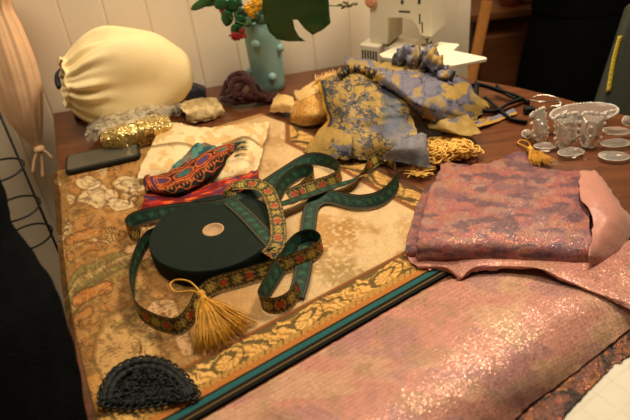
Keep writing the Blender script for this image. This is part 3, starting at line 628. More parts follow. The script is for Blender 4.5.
fill = MB()
cx_ = [(106, 404)]+outer+[(194, 397)]+lower[1:]
pv_ = [PV(150+(x-150)*.93, 398+(y-398)*.93, .0085) for x, y in outer+lower[1:-1]]; m_ = sum(pv_, Vector())/len(pv_)
fill.add([m_+Vector((0, 0, .003))]+pv_+[p-Vector((0, 0, .003)) for p in pv_], [(0, (i+1) % len(pv_)+1, i+1) for i in range(len(pv_))]+[(i+1, (i+1) % len(pv_)+1, (i+1) % len(pv_)+1+len(pv_), i+1+len(pv_)) for i in range(len(pv_))])
for i in range(110):
    a = random.uniform(0, math.pi); rr = math.sqrt(random.random()); c_ = PV(150+37*rr*math.cos(a), 400-31*rr*math.sin(a), .012+.003*random.random())
    nn2 = Vector((random.gauss(0, .5), random.gauss(0, .5), 1)).normalized(); t1 = nn2.orthogonal().normalized(); t2 = nn2.cross(t1); r0 = random.uniform(.003, .0052)
    fill.tube([c_+(t1*math.cos(b)+t2*math.sin(b))*r0 for b in [2*math.pi*j/10 for j in range(10)]], .0014, 5, closed=True)
fill.build('lace_ground', m_lace, lt)
for i in range(150):
    t = random.random(); a = random.uniform(0, math.pi); rr = math.sqrt(random.random()); mj.ball(PV(150+38*rr*math.cos(a), 399-30*rr*math.sin(a), .0165), .0013, 6)
mb.build('picot_loops', m_jet, lt); mj.build('beads', m_jet, lt)

# ================================================================= BACK LEFT: CREAM BAG, NAVY CLOTH, SEQUINS, LACE
cb = empty('gathered_bag', PV(125, 108, .03), 'puffy cream cotton bag with gathered elastic opening against the white boards', 'bag')
Lp = PY(63, 83, 1.335); Rp = PY(193, 80, 1.445); axd = (Rp-Lp); LN = axd.length; axn = axd.normalized(); up = Vector((0, 0, 1)); up = (up-axn*up.dot(axn)).normalized(); sd = axn.cross(up)
sh = [(0, .053, .050, 0), (.03, .054, .050, 0), (.07, .066, .058, 0), (.16, .090, .068, .004), (.30, .108, .074, .008), (.5, .114, .078, .010), (.68, .106, .076, .008), (.83, .076, .062, .012), (.94, .050, .042, .012), (1, .006, .006, .008)]
nu, nv = 80, 160; S = crom(sh, nu); V = []
for i in range(nu):
    t, ru, rs, off = S[i]; gath = math.exp(-((t-.06)/.17)**2)*min(1, .35+t*12); far = math.exp(-((t-.30)/.16)**2)
    for j in range(nv):
        a = 2*math.pi*j/nv; wv = 1+gath*(.10*math.sin(a*15+1.3*math.sin(a*3)+t*2)+.06*math.sin(a*26+1+2*math.sin(a*2))) + .09*(vn(math.cos(a)*1.6+5, math.sin(a)*1.6+t*3.2, 3)-.5)*2*math.sin(math.pi*min(1, t*1.05)) + .085*far*math.sin(a*6+2*math.sin(a*2)+t*5) + .03*math.sin(a*4+t*9)*math.sin(math.pi*t)
        r1_, r2_ = max(ru, .003), max(rs, .003)
        V.append(Lp+axn*(t*LN+.003*math.exp(-t*20)*math.sin(a*9)) + up*(math.cos(a)*r1_*wv+off) + sd*(math.sin(a)*r2_*wv))
Fc = [(i*nv+j, (i+1)*nv+j, (i+1)*nv+(j+1) % nv, i*nv+(j+1) % nv) for i in range(nu-1) for j in range(nv)] + [tuple((nu-1)*nv+j for j in range(nv))]
link('bag_body', V, Fc, m_cream, cb, solid=.0015, offset=0)
ring = [V[2*nv+j] for j in range(0, nv, 2)]; MB().tube(ring, .0028, 8, closed=True).build('gathered_hem', m_cream, cb)
rows = [[(72, 106, .012), (100, 100, .03), (140, 96, .032), (172, 86, .034), (190, 82, .040), (205, 86, .018)],
        [(73, 112, .020), (100, 106, .034), (140, 100, .036), (174, 92, .046), (192, 88, .050), (206, 90, .026)],
        [(74, 117, .012), (100, 114, .022), (140, 108, .022), (176, 102, .026), (192, 98, .030), (206, 99, .012)],
        [(76, 121, .002), (100, 119, .002), (140, 114, .002), (178, 109, .002), (194, 106, .002), (206, 103, .002)]]
nv_ = empty('navy_cloth', PV(140, 108, 0), 'dark navy folded cloth squashed beneath the cream bag', 'cloth')
cloth('folded_body', m_navy, rows, 50, 110, nv_, wr=.005, wf=26, seed=14)
MB().tube(crom([tuple(PY(60, 88, 1.40)), tuple(PY(57.5, 82, 1.41)), tuple(PY(58, 75, 1.42)), tuple(PY(62, 70, 1.43))], 14), .007, 8).build('strap', m_navy, nv_)
rows = [[(103, 127, .030), (120, 121, .040), (144, 116, .040), (166, 114, .026)],
        [(100, 134, .044), (122, 127, .056), (148, 121, .054), (170, 119, .034)],
        [(101, 143, .034), (124, 137, .044), (150, 130, .042), (172, 126, .026)],
        [(106, 152, .006), (128, 151, .006), (154, 143, .006), (173, 133, .006)]]
tag(cloth('sequin_trim', m_gold, rows, 60, 80, wr=.007, wf=40, seed=7), 'bundle of glittering gold sequin trim beside the phone', 'trim')
rows = [[(94, 114, .010), (112, 106, .020), (132, 102, .022), (152, 98, .020), (170, 97, .010)],
        [(90, 120, .030), (112, 112, .050), (134, 107, .054), (156, 103, .046), (178, 102, .020)],
        [(86, 128, .034), (108, 118, .056), (136, 112, .058), (160, 107, .050), (184, 106, .020)],
        [(86, 138, .026), (100, 127, .052), (130, 118, .058), (158, 112, .046), (183, 110, .014)],
        [(93, 146, .008), (102, 133, .046), (130, 123, .052), (160, 118, .034), (178, 115, .006)]]
pkt = tag(cloth('plastic_packet', m_plastic, rows, 80, 110, wr=.012, wf=34, seed=17, wr2=.004, solid=.0005, edge=2), 'crinkled clear plastic packet behind the gold sequins', 'packet')
def p_lacefold(X, Y, u, v):
    n = fbm(X/4, Y/4, 12, 3); return mixc(np.broadcast_to(A3(204, 178, 126), X.shape+(3,)).copy(), A3(160, 132, 84), sst(.5, .58, n)*.7)
rows = [[(178, 101, .010), (190, 97, .014), (207, 97, .018), (216, 99, .012)],
        [(179, 105, .026), (191, 102, .028), (206, 102, .030), (221, 104, .020)],
        [(184, 113, .026), (196, 110, .026), (208, 109, .026), (223, 109, .020)],
        [(186, 118, .014), (198, 118, .014), (209, 116, .014), (223, 113, .012)],
        [(187, 122, .003), (198, 122, .003), (210, 120, .003), (222, 116, .003)]]
tag(cloth('folded_lace', m_ivory, rows, 50, 60, wr=.006, wf=36, seed=27, paint=p_lacefold, edge=1.8), 'small folded piece of cream lace beside the navy cloth', 'lace')

# ================================================================= MAROON VELVET CORD
vc = MB()
paths = [[(222, 98, .012), (228, 82, .040), (240, 76, .060), (252, 84, .050), (250, 97, .020)], [(226, 100, .010), (236, 92, .040), (246, 78, .062), (238, 74, .066), (230, 80, .055), (236, 94, .030)],
         [(232, 76, .058), (244, 74, .062), (254, 84, .046), (262, 93, .022), (274, 98, .010)], [(222, 99, .012), (236, 102, .016), (254, 100, .016), (270, 100, .010), (276, 94, .012)],
         [(238, 98, .03), (232, 88, .05), (236, 80, .064), (248, 82, .058), (256, 94, .034), (266, 98, .016)], [(228, 92, .03), (244, 95, .034), (258, 98, .024)]]
for p in paths:
    q = crom([tuple(PV(*a)) for a in p], 40); vc.tube(q, [.0078*(1+.12*math.sin(i*.9)) for i in range(40)], 10)
tag(vc.build('velvet_cord', m_maroon), 'tangled dark maroon velvet cord heaped beside the turquoise vase', 'cord')

# ================================================================= VASE AND FLOWERS
vb = PV(270, 88, 0)
vs = empty('vase', vb, 'turquoise ceramic vase with small round knobs holding the bouquet', 'vase')
VH = .178
MB().lathe(vb, [(.036, .0005), (.0395, .003), (.0405, .02), (.0425, .08), (.0445, .14), (.0455, VH), (.0435, VH+.002), (.041, VH), (.040, .14), (.037, .02), (.001, .012)], 48, cap=False).build('body', m_vase, vs)
cam0 = Vector((0, 0, TZ+CH))
def knob(a, z, r=.011):
    rad = .0415+.022*z; c = vb+Vector((math.cos(a)*rad, math.sin(a)*rad, z)); MB().ball(c, r, 16).build('knob', m_vase, vs)
for a, z in ((-1.95, .132), (-.50, .108), (-1.30, .045), (3.2, .050), (1.0, .12), (2.2, .09), (1.6, .04)): knob(a, z)
vt = vb+Vector((0, 0, VH-.03))
def leafmesh(mb, outline, C, X, Yv, bend=.0, fold=.0):
    """fan-filled leaf in the plane X,Y through C with a bent surface, 2 rings"""
    ctr = np.mean(outline, 0); V = [];
    for k in (0.0, .35, .7, 1.0):
        for (x, y) in outline:
            q = ctr+(np.array([x, y])-ctr)*k; z = -bend*(q[0]**2+q[1]**2)-fold*abs(q[0]); V.append(C+X*q[0]+Yv*q[1]+X.cross(Yv)*z)
    n = len(outline); Fc = [(k*n+i, k*n+(i+1) % n, (k+1)*n+(i+1) % n, (k+1)*n+i) for k in range(3) for i in range(n)]
    return mb.add(V, Fc)
# monstera leaf
lf = empty('monstera_leaf', vt, 'big dark green monstera leaf leaning right out of the vase', 'leaf')
Ym = 1.36
pxo = [(262, 6), (264, 20), (270, 34), (277, 41), (288, 43), (299, 43), (306, 43.5), (299.5, 38), (295, 30), (293, 20), (297.5, 20), (304.5, 29), (313, 37), (322, 32), (331, 24), (330, 14), (329, 2), (324, -14), (316, -24), (312, -14), (308, -30), (298, -38), (294, -22), (288, -38), (278, -36), (272, -22), (264, -12)]
ctr = PY(292, 8, Ym); xx = Vector((.96, .10, -.12)).normalized(); yy = Vector((.0, -.35, .94)).normalized(); yy = (yy-xx*yy.dot(xx)).normalized(); nn_ = xx.cross(yy)
def onplane(px, py):
    d = Vector(ray(px, py)); t = (ctr-cam0).dot(nn_)/d.dot(nn_); q = cam0+d*t-ctr; return (q.dot(xx), q.dot(yy))
out = np.array([onplane(*q) for q in pxo])
# dense polygon fill with bmesh
from mathutils.geometry import delaunay_2d_cdt
dn = []
for i in range(len(out)):
    a_2, b_2 = out[i], out[(i+1) % len(out)]; k_ = max(1, int(np.hypot(*(b_2-a_2))/.008)); dn += [a_2+(b_2-a_2)*j/k_ for j in range(k_)]
inner = [Vector((x, y)) for x in np.arange(-.1, .1, .009) for y in np.arange(-.12, .14, .009)]
nb_ = len(dn); res = delaunay_2d_cdt([Vector(p) for p in dn]+inner, [(i, (i+1) % nb_) for i in range(nb_)], [list(range(nb_))], 1, 1e-6)
V = [ctr+xx*v.x+yy*v.y+nn_*(-.6*(v.x**2+v.y**2)+.004*math.sin(v.y*90)*abs(v.x)*8) for v in res[0]]; Fc = [tuple(f) for f in res[2]]
link('blade', V, Fc, m_leaf, lf, solid=.0012)
MB().tube(crom([tuple(vb+Vector((.0, 0, .03))), tuple(vt+Vector((.01, -.01, .02))), tuple(PY(284, -30, 1.385)), tuple(ctr+yy*.10-nn_*.012), tuple(ctr+yy*.055-nn_*.010), tuple(ctr-yy*.03-nn_*.006)], 24), [.0028]*18+[.0018]*6, 8).build('stalk', m_stem, lf)
def leaf_at(mb, px, py, Y, L, Wd, ang, tilt=.3):
    c = PY(px, py, Y); a = math.radians(ang); X = Vector((math.sin(a), -.25*tilt, -math.cos(a)*1.0)).normalized(); yv = Vector((math.cos(a), -tilt, math.sin(a))).normalized(); yv = (yv-X*yv.dot(X)).normalized()
    o = [(Wd*math.sin(t)*(1 if True else 1), L*(-math.cos(t))*(1+.15*math.cos(t))) for t in [2*math.pi*i/20 for i in range(20)]]
    leafmesh(mb, np.array(o), c, X, yv, bend=3., fold=.3)
def sprig(name, label, cat, leaves, mat, lpart='leaf_spray', Y=1.42, stems=(), group=None):
    e = empty(name, vt, label, cat, group); mb = MB()
    for l in leaves: leaf_at(mb, *l[:2], Y+(l[5] if len(l) > 5 else 0), l[2], l[3], l[4])
    mb.build(lpart, mat, e, solid=.0008)
    mb = MB()
    for s_ in stems: mb.tube(crom([tuple(vb+Vector((0, 0, .04))), tuple(vt+Vector((random.uniform(-.02, .0), random.uniform(-.02, .02), .04)))]+[tuple(PY(x, y, Y)) for x, y in s_], 20), .0014, 6)
    mb.build('stem', m_stem, e); return e
sprig('eucalyptus_sprig', 'grey green round leaved sprig above the vase rim', 'foliage', [(240, 14, .020, .015, 60), (252, 17, .024, .014, 20), (258, 10, .02, .014, 120), (236, 4, .02, .014, 80), (246, 22, .016, .012, -20), (264, 4, .02, .014, 60), (262, 20, .016, .012, 10)], m_leaf2, stems=[[(255, 20), (248, 10), (240, 2)]])
sprig('rose_foliage', 'dark green leaves hanging to the left of the vase rim', 'foliage', [(227, 18, .020, .014, 75), (236, 30, .017, .013, 70), (222, 4, .018, .013, 20), (232, 6, .02, .014, 40), (240, 22, .02, .012, 60)], m_leaf, Y=1.40, stems=[[(246, 24), (234, 20), (226, 14)]])
sprig('fern_leaf', 'mid green pointed leaf reaching left at the top of the photo', 'foliage', [(203, 3, .034, .010, 24), (214, 0, .03, .012, 20), (222, -4, .03, .012, 30)], m_leaf3, Y=1.44, stems=[[(246, 18), (232, 4), (214, 1)]])
def flowers(name, label, spots, mat, Y, stem):
    e = empty(name, vt, label, 'flower'); mb = MB()
    for x, y in spots:
        c = PY(x+random.uniform(-.6, .6), y, Y+random.uniform(-.012, .012)); mb.ball(c, random.uniform(.0035, .0055), 8, sc=(1, 1, .8))
        for k in range(5):
            a = k*1.257+random.random(); mb.ball(c+Vector((.005*math.cos(a), -.001, .005*math.sin(a))), .003, 6, sc=(1, .6, 1))
    mb.build('blossom', mat, e); MB().tube(crom([tuple(vb+Vector((0, 0, .04))), tuple(vt+Vector((-.01, -.01, .03)))]+[tuple(PY(a, b, Y)) for a, b in stem], 20), .0014, 6).build('stem', m_stem, e)
flowers('yellow_flower', 'small cluster of yellow flowers above the vase', [(247, 8), (249, 4), (252, 12), (251, 8), (255, 4), (254, 0), (257, 8), (260, 3), (252, 15), (258, -2), (262, 6), (255, 11), (249, 11)], m_yellow, 1.37, [(256, 20), (254, 8)])
flowers('red_flower', 'drooping cluster of small red flowers left of vase rim', [(232, 36), (235, 35), (238, 36), (241, 33), (240, 37), (244, 36), (236, 38), (243, 31)], m_red, 1.38, [(248, 24), (243, 30), (239, 34)])
flowers('red_bud', 'tiny red buds at the left of the bouquet', [(222, 11), (224, 10), (220, 6)], m_red, 1.42, [(246, 20), (230, 12), (223, 10)])
sprig('dry_twig', 'thin dry twig sticking out right beyond the monstera leaf', 'twig', [(340, 5, .008, .003, 10), (346, 3, .008, .003, -20), (350, 6, .008, .003, 15), (355, 4, .009, .003, 0), (344, 7, .007, .003, 30)], m_twig, lpart='seed_heads', Y=1.44, stems=[[(290, -4), (320, 4), (340, 6), (356, 4)]])

# ================================================================= FRINGED PAISLEY CLOTH
def p_pais(X, Y, u, v):
    n = fbm(X/6, Y/5, 9, 3); c = np.broadcast_to(A3(190, 138, 66), X.shape+(3,)).copy(); r = fbm(X/9, Y/8, 19, 2)
    c = mixc(c, A3(98, 62, 28), (np.abs(np.sin(r*34)) < .28)*.85); return mixc(c, A3(210, 170, 100), sst(.56, .6, n)*.5)
fp = empty('paisley_cloth', PV(305, 110, 0), 'ochre paisley cloth with frayed cream edge left of the blue damask', 'cloth')
rows = [[(298, 94, .026), (308, 88, .040), (318, 84, .05), (326, 86, .05)], [(294, 104, .034), (306, 100, .048), (318, 98, .052), (327, 98, .05)], [(291, 114, .026), (304, 114, .036), (316, 113, .04), (327, 112, .04)], [(290, 122, .006), (302, 126, .008), (314, 125, .012), (326, 122, .016)]]
cloth('paisley_panel', m_attr, rows, 50, 60, fp, wr=.004, wf=26, seed=3, paint=p_pais)
def creamy(X, Y, u, v): return np.broadcast_to(A3(220, 178, 112), X.shape+(3,)).copy()*(1-.16*fbm(X/3, Y/3, 5, 2))[..., None]
for nm, rows in (('frayed_edge', [[(276, 94, .012), (284, 94, .030), (294, 98, .030)], [(272, 104, .020), (284, 104, .032), (296, 106, .03)], [(268, 112, .005), (282, 112, .012), (294, 113, .02)]]),
                 ('frayed_edge', [[(294, 92, .016), (306, 86, .034), (316, 80, .03)], [(296, 98, .036), (308, 92, .050), (318, 86, .050)], [(300, 102, .038), (310, 96, .05), (320, 92, .054)]]),
                 ('frayed_edge', [[(312, 82, .030), (322, 76, .040), (330, 74, .03)], [(314, 87, .050), (326, 82, .062), (338, 76, .056)], [(320, 92, .05), (330, 88, .062), (340, 82, .06)]])):
    cloth(nm, m_creamf, rows, 24, 30, fp, wr=.004, wf=40, seed=len(nm)+int(rows[0][0][0]), paint=creamy, edge=2)
mb = MB()
for i in range(60):
    t = random.random(); a = PV(314+t*22, 84-t*7, .05); b = PV(316+t*22+random.uniform(-5, 5), 77-t*7+random.uniform(-3, 4), .062); mb.tube([a, (a+b)/2, b], [.0016, .0013, .0006], 4)
mb.build('tuft', m_creamf, fp)

# ================================================================= BLUE AND GOLD DAMASK
GOLD, LAV, SLATE, NAVYC = A3(156, 126, 64), A3(106, 102, 116), A3(58, 60, 70), A3(34, 36, 40)
def floral(X, Y, cx, cy, R, seed):
    dx, dy = X-cx, (Y-cy)*1.25; r = np.hypot(dx, dy)/R; th = np.arctan2(dy, dx)
    a = (r < .72+.24*np.cos(5*th+seed)) & ~((np.abs(r-.42) < .05) | ((np.abs(np.sin(2.5*th+seed*.5)) < .10) & (r > .42))); return a
def p_dam_left(X, Y, u, v):
    n = fbm(X/5, Y/5, 6, 3); n1 = fbm(X/16, Y/14, 9, 3)
    c = np.broadcast_to(GOLD, X.shape+(3,)).copy()
    m = np.zeros(X.shape, bool); Xw = X+3*(fbm(X/5, Y/5, 91, 2)-.5)*2; Yw = Y+3*(fbm(X/5, Y/5, 92, 2)-.5)*2
    for i, (cx, cy, R) in enumerate(((331, 92, 9), (352, 103, 12), (341, 113, 8), (366, 97, 8), (357, 126, 9), (340, 132, 8), (332, 82, 6), (372, 115, 9), (384, 135, 10), (366, 143, 9), (318, 140, 8), (348, 150, 7), (386, 92, 10), (400, 118, 11), (346, 86, 6), (329, 105, 5), (361, 112, 5), (350, 140, 5), (376, 126, 5), (332, 122, 5), (369, 84, 6))): m |= floral(Xw, Yw, cx, cy, R, i*1.7)
    vine = (np.abs(fbm(X/10, Y/8, 25, 2)-.5) < .03) | (np.abs(fbm(X/7, Y/6, 35, 2)-.54) < .03)
    c = mixc(c, SLATE, (m | vine)*.92)
    c = mixc(c, LAV, sst(.54, .58, fbm(X/20, Y/16, 55, 3))*.8*(Y > 118))
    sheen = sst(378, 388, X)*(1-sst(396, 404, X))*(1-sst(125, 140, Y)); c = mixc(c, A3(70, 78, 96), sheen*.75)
    c = mixc(c, A3(176, 126, 30), (v < .035)*1.); c = mixc(c, NAVYC, ((v > .035) & (v < .075))*.8)
    return c*(1+.25*(n-.5))[..., None]
def p_dam_big(X, Y, u, v, k=0):
    n = fbm(X/4, Y/4, 6, 3); a = fbm(X/24+k, Y/15+k, 12, 3); b = fbm(X/11+k, Y/9, 31, 3)
    c = np.broadcast_to(GOLD, X.shape+(3,)).copy(); c = mixc(c, LAV, sst(.49, .54, a)); c = mixc(c, GOLD, sst(.57, .60, b)*.75)
    c = mixc(c, NAVYC, ((np.abs(b-.46) < .018) & (a > .42))*.7)
    return c*(1+.22*(n-.5))[..., None]
d1 = empty('damask_cloth', PV(350, 130, 0), 'gold damask with slate blue flowers at the left of the fabric heap', 'cloth', 'blue and gold damask pieces')
rows = [[(318, 82, .070), (334, 74, .085), (352, 70, .090), (374, 76, .088), (396, 84, .075)],
        [(320, 92, .068), (338, 90, .085), (356, 90, .092), (378, 93, .092), (404, 100, .078)],
        [(323, 106, .055), (341, 108, .072), (360, 110, .080), (384, 112, .082), (412, 118, .070)],
        [(327, 120, .040), (345, 124, .054), (364, 127, .060), (388, 130, .064), (418, 134, .054)],
        [(316, 134, .022), (340, 140, .036), (364, 144, .042), (390, 146, .046), (424, 146, .040)],
        [(305, 148, .008), (335, 156, .012), (364, 160, .014), (392, 160, .018), (428, 156, .020)]]
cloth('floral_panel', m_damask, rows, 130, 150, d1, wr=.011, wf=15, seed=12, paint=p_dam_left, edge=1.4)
rows = [[(322, 127, .036), (336, 128, .050), (350, 134, .050)], [(312, 140, .024), (330, 142, .040), (352, 146, .044)], [(303, 152, .008), (326, 158, .018), (350, 160, .02)]]
cloth('folded_corner', m_damask, rows, 40, 60, d1, wr=.004, wf=22, seed=33, paint=lambda X, Y, u, v: p_dam_big(X, Y, u, v, 3), edge=1.2)
d2 = empty('damask_cloth', PV(420, 120, 0), 'large crumpled gold and lavender damask heaped before the sewing machine', 'cloth', 'blue and gold damask pieces')
rows = [[(346, 56, .075), (368, 60, .09), (396, 64, .09), (424, 68, .085), (448, 72, .070), (470, 84, .030)],
        [(348, 64, .088), (372, 68, .104), (400, 74, .106), (428, 78, .098), (452, 84, .080), (478, 94, .032)],
        [(366, 74, .094), (388, 80, .108), (408, 88, .108), (432, 92, .098), (458, 98, .076), (488, 104, .018)],
        [(384, 86, .090), (400, 94, .098), (416, 102, .098), (438, 106, .084), (460, 112, .060), (484, 114, .010)],
        [(402, 98, .080), (412, 105, .086), (426, 111, .080), (444, 115, .066), (462, 119, .046), (478, 116, .020)],
        [(412, 112, .060), (420, 116, .062), (432, 121, .056), (446, 124, .048), (462, 126, .036), (476, 124, .020)]]
cloth('draped_panel', m_damask, rows, 130, 150, d2, wr=.015, wf=13, seed=23, paint=p_dam_big, edge=2.4, dirn=-.75)
rows = [[(420, 116, .046), (436, 110, .058), (452, 106, .056), (462, 104, .05)], [(424, 122, .046), (442, 119, .058), (458, 117, .050), (470, 117, .036)], [(430, 128, .042), (448, 128, .046), (466, 127, .038), (477, 127, .028)], [(440, 131, .036), (456, 134, .036), (470, 136, .030), (481, 133, .026)]]
cloth('tongue', m_damask, rows, 50, 60, d2, wr=.005, wf=24, seed=42, paint=lambda X, Y, u, v: p_dam_big(X, Y, u, v, 7), edge=1.2)
rows = [[(402, 140, .062), (412, 136, .066), (422, 133, .064), (427, 135, .058)], [(390, 150, .050), (408, 149, .056), (424, 149, .050), (428, 152, .042)], [(381, 159, .026), (404, 163, .028), (420, 167, .022), (431, 168, .016)]]
fl = cloth('turned_flap', m_damask, rows, 50, 50, d2, wr=.003, wf=26, seed=52, paint=lambda X, Y, u, v: mixc(p_dam_big(X, Y, u, v, 1), A3(110, 108, 116), np.full(X.shape, .88))*(1+.3*(fbm(X/2, Y/2, 4, 2)-.5))[..., None], edge=1); fl['label'] = 'grey lavender reverse side turned up'
d3 = MB(); cc3 = []
cl = crom([tuple(PV(*p)) for p in ((398, 62, .100), (408, 56, .125), (422, 56, .125), (434, 64, .115), (446, 74, .095), (440, 78, .10))], 70); rad = [.010+.010*math.sin(math.pi*i/69)+.004*math.sin(i*.9) for i in range(70)]
d3.tube(cl, rad, 24)
V = np.array(d3.v); nrm = fbm(V[:, 0]*60, V[:, 1]*60+V[:, 2]*40, 4, 3)-.5; cen = np.repeat(cl, 24, 0); V[:len(cen)] = cen+(V[:len(cen)]-cen)*(1+1.6*nrm[:, None])
kx = V[:, 0]*620; ky = V[:, 1]*300-V[:, 2]*420
tag(link('damask_scrap', V, d3.f, m_damask, col=mixc(p_dam_big(kx, ky, kx, ky, 2), NAVYC, sst(.52, .58, fbm(kx/7, ky/7, 88, 2))*.8)), 'twisted gold and navy damask scrap on top of the heap', 'fabric scrap', 'blue and gold damask pieces')
cl = crom([tuple(PV(*p)) for p in ((339, 76, .098), (350, 69, .104), (362, 70, .104), (376, 74, .106), (386, 77, .104))], 60)
d4 = MB(); d4.tube(cl, [.006+.004*math.sin(i*.8)**2 for i in range(60)], 16); V = np.array(d4.v); kx = V[:, 0]*620; ky = V[:, 1]*400-V[:, 2]*300
se = link('frayed_selvedge', V, d4.f, m_damask, d1, col=mixc(np.broadcast_to(A3(176, 132, 40), (len(V), 3)).copy(), NAVYC, sst(.46, .5, fbm(kx/4, ky/4, 8, 2))))
rows = [[(452, 117, .012), (474, 120, .012), (496, 115, .006), (514, 108, .006)], [(450, 123, .010), (474, 127, .010), (498, 121, .006), (518, 113, .006)]]
tag(cloth('damask_strip', m_damask, rows, 16, 60, wr=.003, wf=30, seed=62, paint=lambda X, Y, u, v: mixc(p_dam_big(X, Y, u, v, 4), A3(172, 126, 36), (u > .6)*.9), edge=1), 'narrow gold edged damask strip trailing right towards the black strap', 'fabric scrap', 'blue and gold damask pieces')

# ================================================================= BLACK STRAP HARNESS
sp = empty('strap_harness', PV(505, 105, 0), 'tangle of black webbing straps with metal ring behind the crystals', 'strap')
mb = MB()
for p in ([(468, 88, .012), (480, 85, .03), (500, 91, .020), (518, 97, .010), (529, 103, .006)], [(477, 83, .034), (476, 95, .030), (474, 108, .012)], [(472, 108, .010), (484, 111, .008), (496, 111, .008), (508, 104, .012), (522, 99, .012)], [(486, 98, .012), (500, 110, .008), (512, 119, .006), (527, 122, .006)], [(497, 86, .022), (506, 94, .014), (516, 99, .010)]):
    mb.tube(crom([tuple(PV(*a)) for a in p], 30), .0078, 8, flat=.45)
mb.build('webbing', m_strap, sp)
MB().box(PV(529, 110, .008), (.022, .016, .015)).build('buckle', m_strap, sp, bevel=.003, smooth=False)
mb = MB(); mb.tube(crom([tuple(PV(*a)) for a in ((529, 100, .016), (542, 102, .018), (556, 101, .016), (561, 105, .010), (550, 107, .006))], 30), .0022, 8); mb.tube(crom([tuple(PV(*a)) for a in ((533, 97, .012), (545, 95, .014), (557, 98, .012), (562, 103, .010))], 30), .0016, 8)
mb.build('metal_ring', m_steel, sp)

# ================================================================= CRYSTALS
CG = 'clear acrylic drops in a heap'
def facet(mb, c, R, w, h, t, k=10, kind='oval'):
    """faceted drop: outline in local XZ, thickness along Y, table facet both sides"""
    if kind == 'oval': o = [(w*math.cos(2*math.pi*i/k), h*math.sin(2*math.pi*i/k)) for i in range(k)]
    else: o = [(-w, h*.85), (-w*.6, h), (w*.6, h), (w, h*.85), (w*.95, -h*.3), (w*.45, -h*.85), (0, -h), (-w*.45, -h*.85), (-w*.95, -h*.3)]
    n = len(o); V = []
    for sc, y in ((.55, -t), (1, -t*.25), (1, t*.25), (.55, t)): V += [Vector(c)+R @ Vector((x*sc, y, z*sc)) for x, z in o]
    Fc = [tuple(range(n)), tuple(range(3*n, 4*n))[::-1]]+[(r_*n+i, (r_+1)*n+i, (r_+1)*n+(i+1) % n, r_*n+(i+1) % n) for r_ in range(3) for i in range(n)]
    return mb.add(V, Fc), [Vector(c)+R @ Vector((x*1.0, 0, z*1.0)) for x, z in o]
def crystal(px, py, h, w, hh, t, yaw, lean, label, kind='oval', beads=0, k=10):
    c = PV(px, py, h); e = empty('crystal_drop', (c.x, c.y, TZ), label, 'crystal', CG)
    R = Matrix.Rotation(yaw, 3, 'Z') @ Matrix.Rotation(lean, 3, 'X'); mb = MB(); _, o = facet(mb, c, R, w, hh, t, k, kind); mb.build('faceted_body', m_crys, e, smooth=False)
    if kind == 'oval' and not beads:
        MB().tube(crom([tuple(v) for v in o+[o[0]]], 40)[:-1], .0012, 6, closed=True).build('rim', m_crysb, e)
    if kind == 'shield':
        mb = MB(); facet(mb, c, R, w*.52, hh*.5, t*1.35, 10); mb.build('raised_centre', m_crys, e, smooth=False)
    if beads:
        mb = MB(); q = crom([tuple(v) for v in o+[o[0]]], beads)
        for p in q[:-1]:
            p = Vector(p); p.z = max(p.z, TZ+.004); mb.ball(p, random.uniform(.0028, .0042), 8)
        mb.build('beaded_rim', m_crysb, e)
    return e
R90 = math.pi/2
crystal(540, 127, .031, .020, .033, .009, .5, -.35, 'upright bead-edged clear crystal at the left of the heap', 'shield', 26)
crystal(566, 132, .032, .022, .034, .010, .05, -.3, 'upright bead-edged clear crystal in the middle of the heap', 'shield', 28)
crystal(591, 131, .033, .020, .034, .010, -.5, -.3, 'upright bead-edged clear crystal right of the middle one', 'shield', 28)
crystal(584, 113, .036, .066, .022, .010, -.05, -1.05, 'long oval crystal dish with beaded rim at the back of the heap', 'oval', 64, 22)
crystal(527, 134, .010, .010, .009, .007, 0, -.9, 'small round clear bead left of the heap', 'oval', 0, 9)
crystal(545, 146, .008, .020, .010, .006, -.25, -R90+.1, 'flat oblong clear drop lying in front of left upright crystal')
crystal(571, 152, .009, .024, .013, .007, -.02, -R90+.1, 'flat oval clear drop lying at the front of the heap', 'oval', 0, 12)
crystal(614, 156, .008, .026, .015, .006, -.35, -R90+.08, 'flat oval clear drop lying apart at the front right')
crystal(616, 131, .024, .026, .010, .007, -.35, -R90+.3, 'oblong clear drop at the right, upper of two')
crystal(616, 143, .010, .028, .012, .007, -.1, -R90+.15, 'oblong clear drop at the right, lower of two')
crystal(627, 121, .034, .010, .009, .008, .2, -.6, 'small clear bead at the right edge of the photo', 'oval', 0, 9)

# ================================================================= SEWING MACHINE
W1 = P(388, 45, .085); sm_o = Vector((W1[0], W1[1], 0)); ya = math.radians(-36)
sm = empty('sewing_machine', Vector((sm_o.x, sm_o.y, TZ)), 'cream sewing machine with extension table seen from behind', 'sewing machine')
Rm = Matrix.Rotation(ya, 3, 'Z')
def ml(x, y, z): return Vector((sm_o.x, sm_o.y, TZ)) + Rm @ Vector((x, y, z))
def mbox(mb, c, d): return mb.box(ml(*c), d, Rm)
fy = Rm @ Vector((0, 1, 0))
def onfront(px, py, y=0.):
    d_ = Vector(ray(px, py)); o_ = ml(0, y, 0); return cam0+d_*((o_-cam0).dot(fy)/d_.dot(fy))
def extr(mb, pts, dv):
    n = len(pts); V = [Vector(p) for p in pts]+[Vector(p)+dv for p in pts]
    return mb.add(V, [tuple(range(n)), tuple(range(n, 2*n))[::-1]]+[(i, n+i, n+(i+1) % n, (i+1) % n) for i in range(n)])
mbox(MB(), (-.043, .030, .043), (.056, .094, .085)).build('base', m_mac, sm, bevel=.004, smooth=False)
mb = MB()
for i in range(6): mbox(mb, (-.062+i*.0075, -.0175, .052), (.0038, .002, .040))
mb.build('vent', m_macd, sm, smooth=False)
mbox(MB(), (.07, .040, .040), (.17, .07, .078)).build('free_arm', m_mac, sm, bevel=.004, smooth=False)
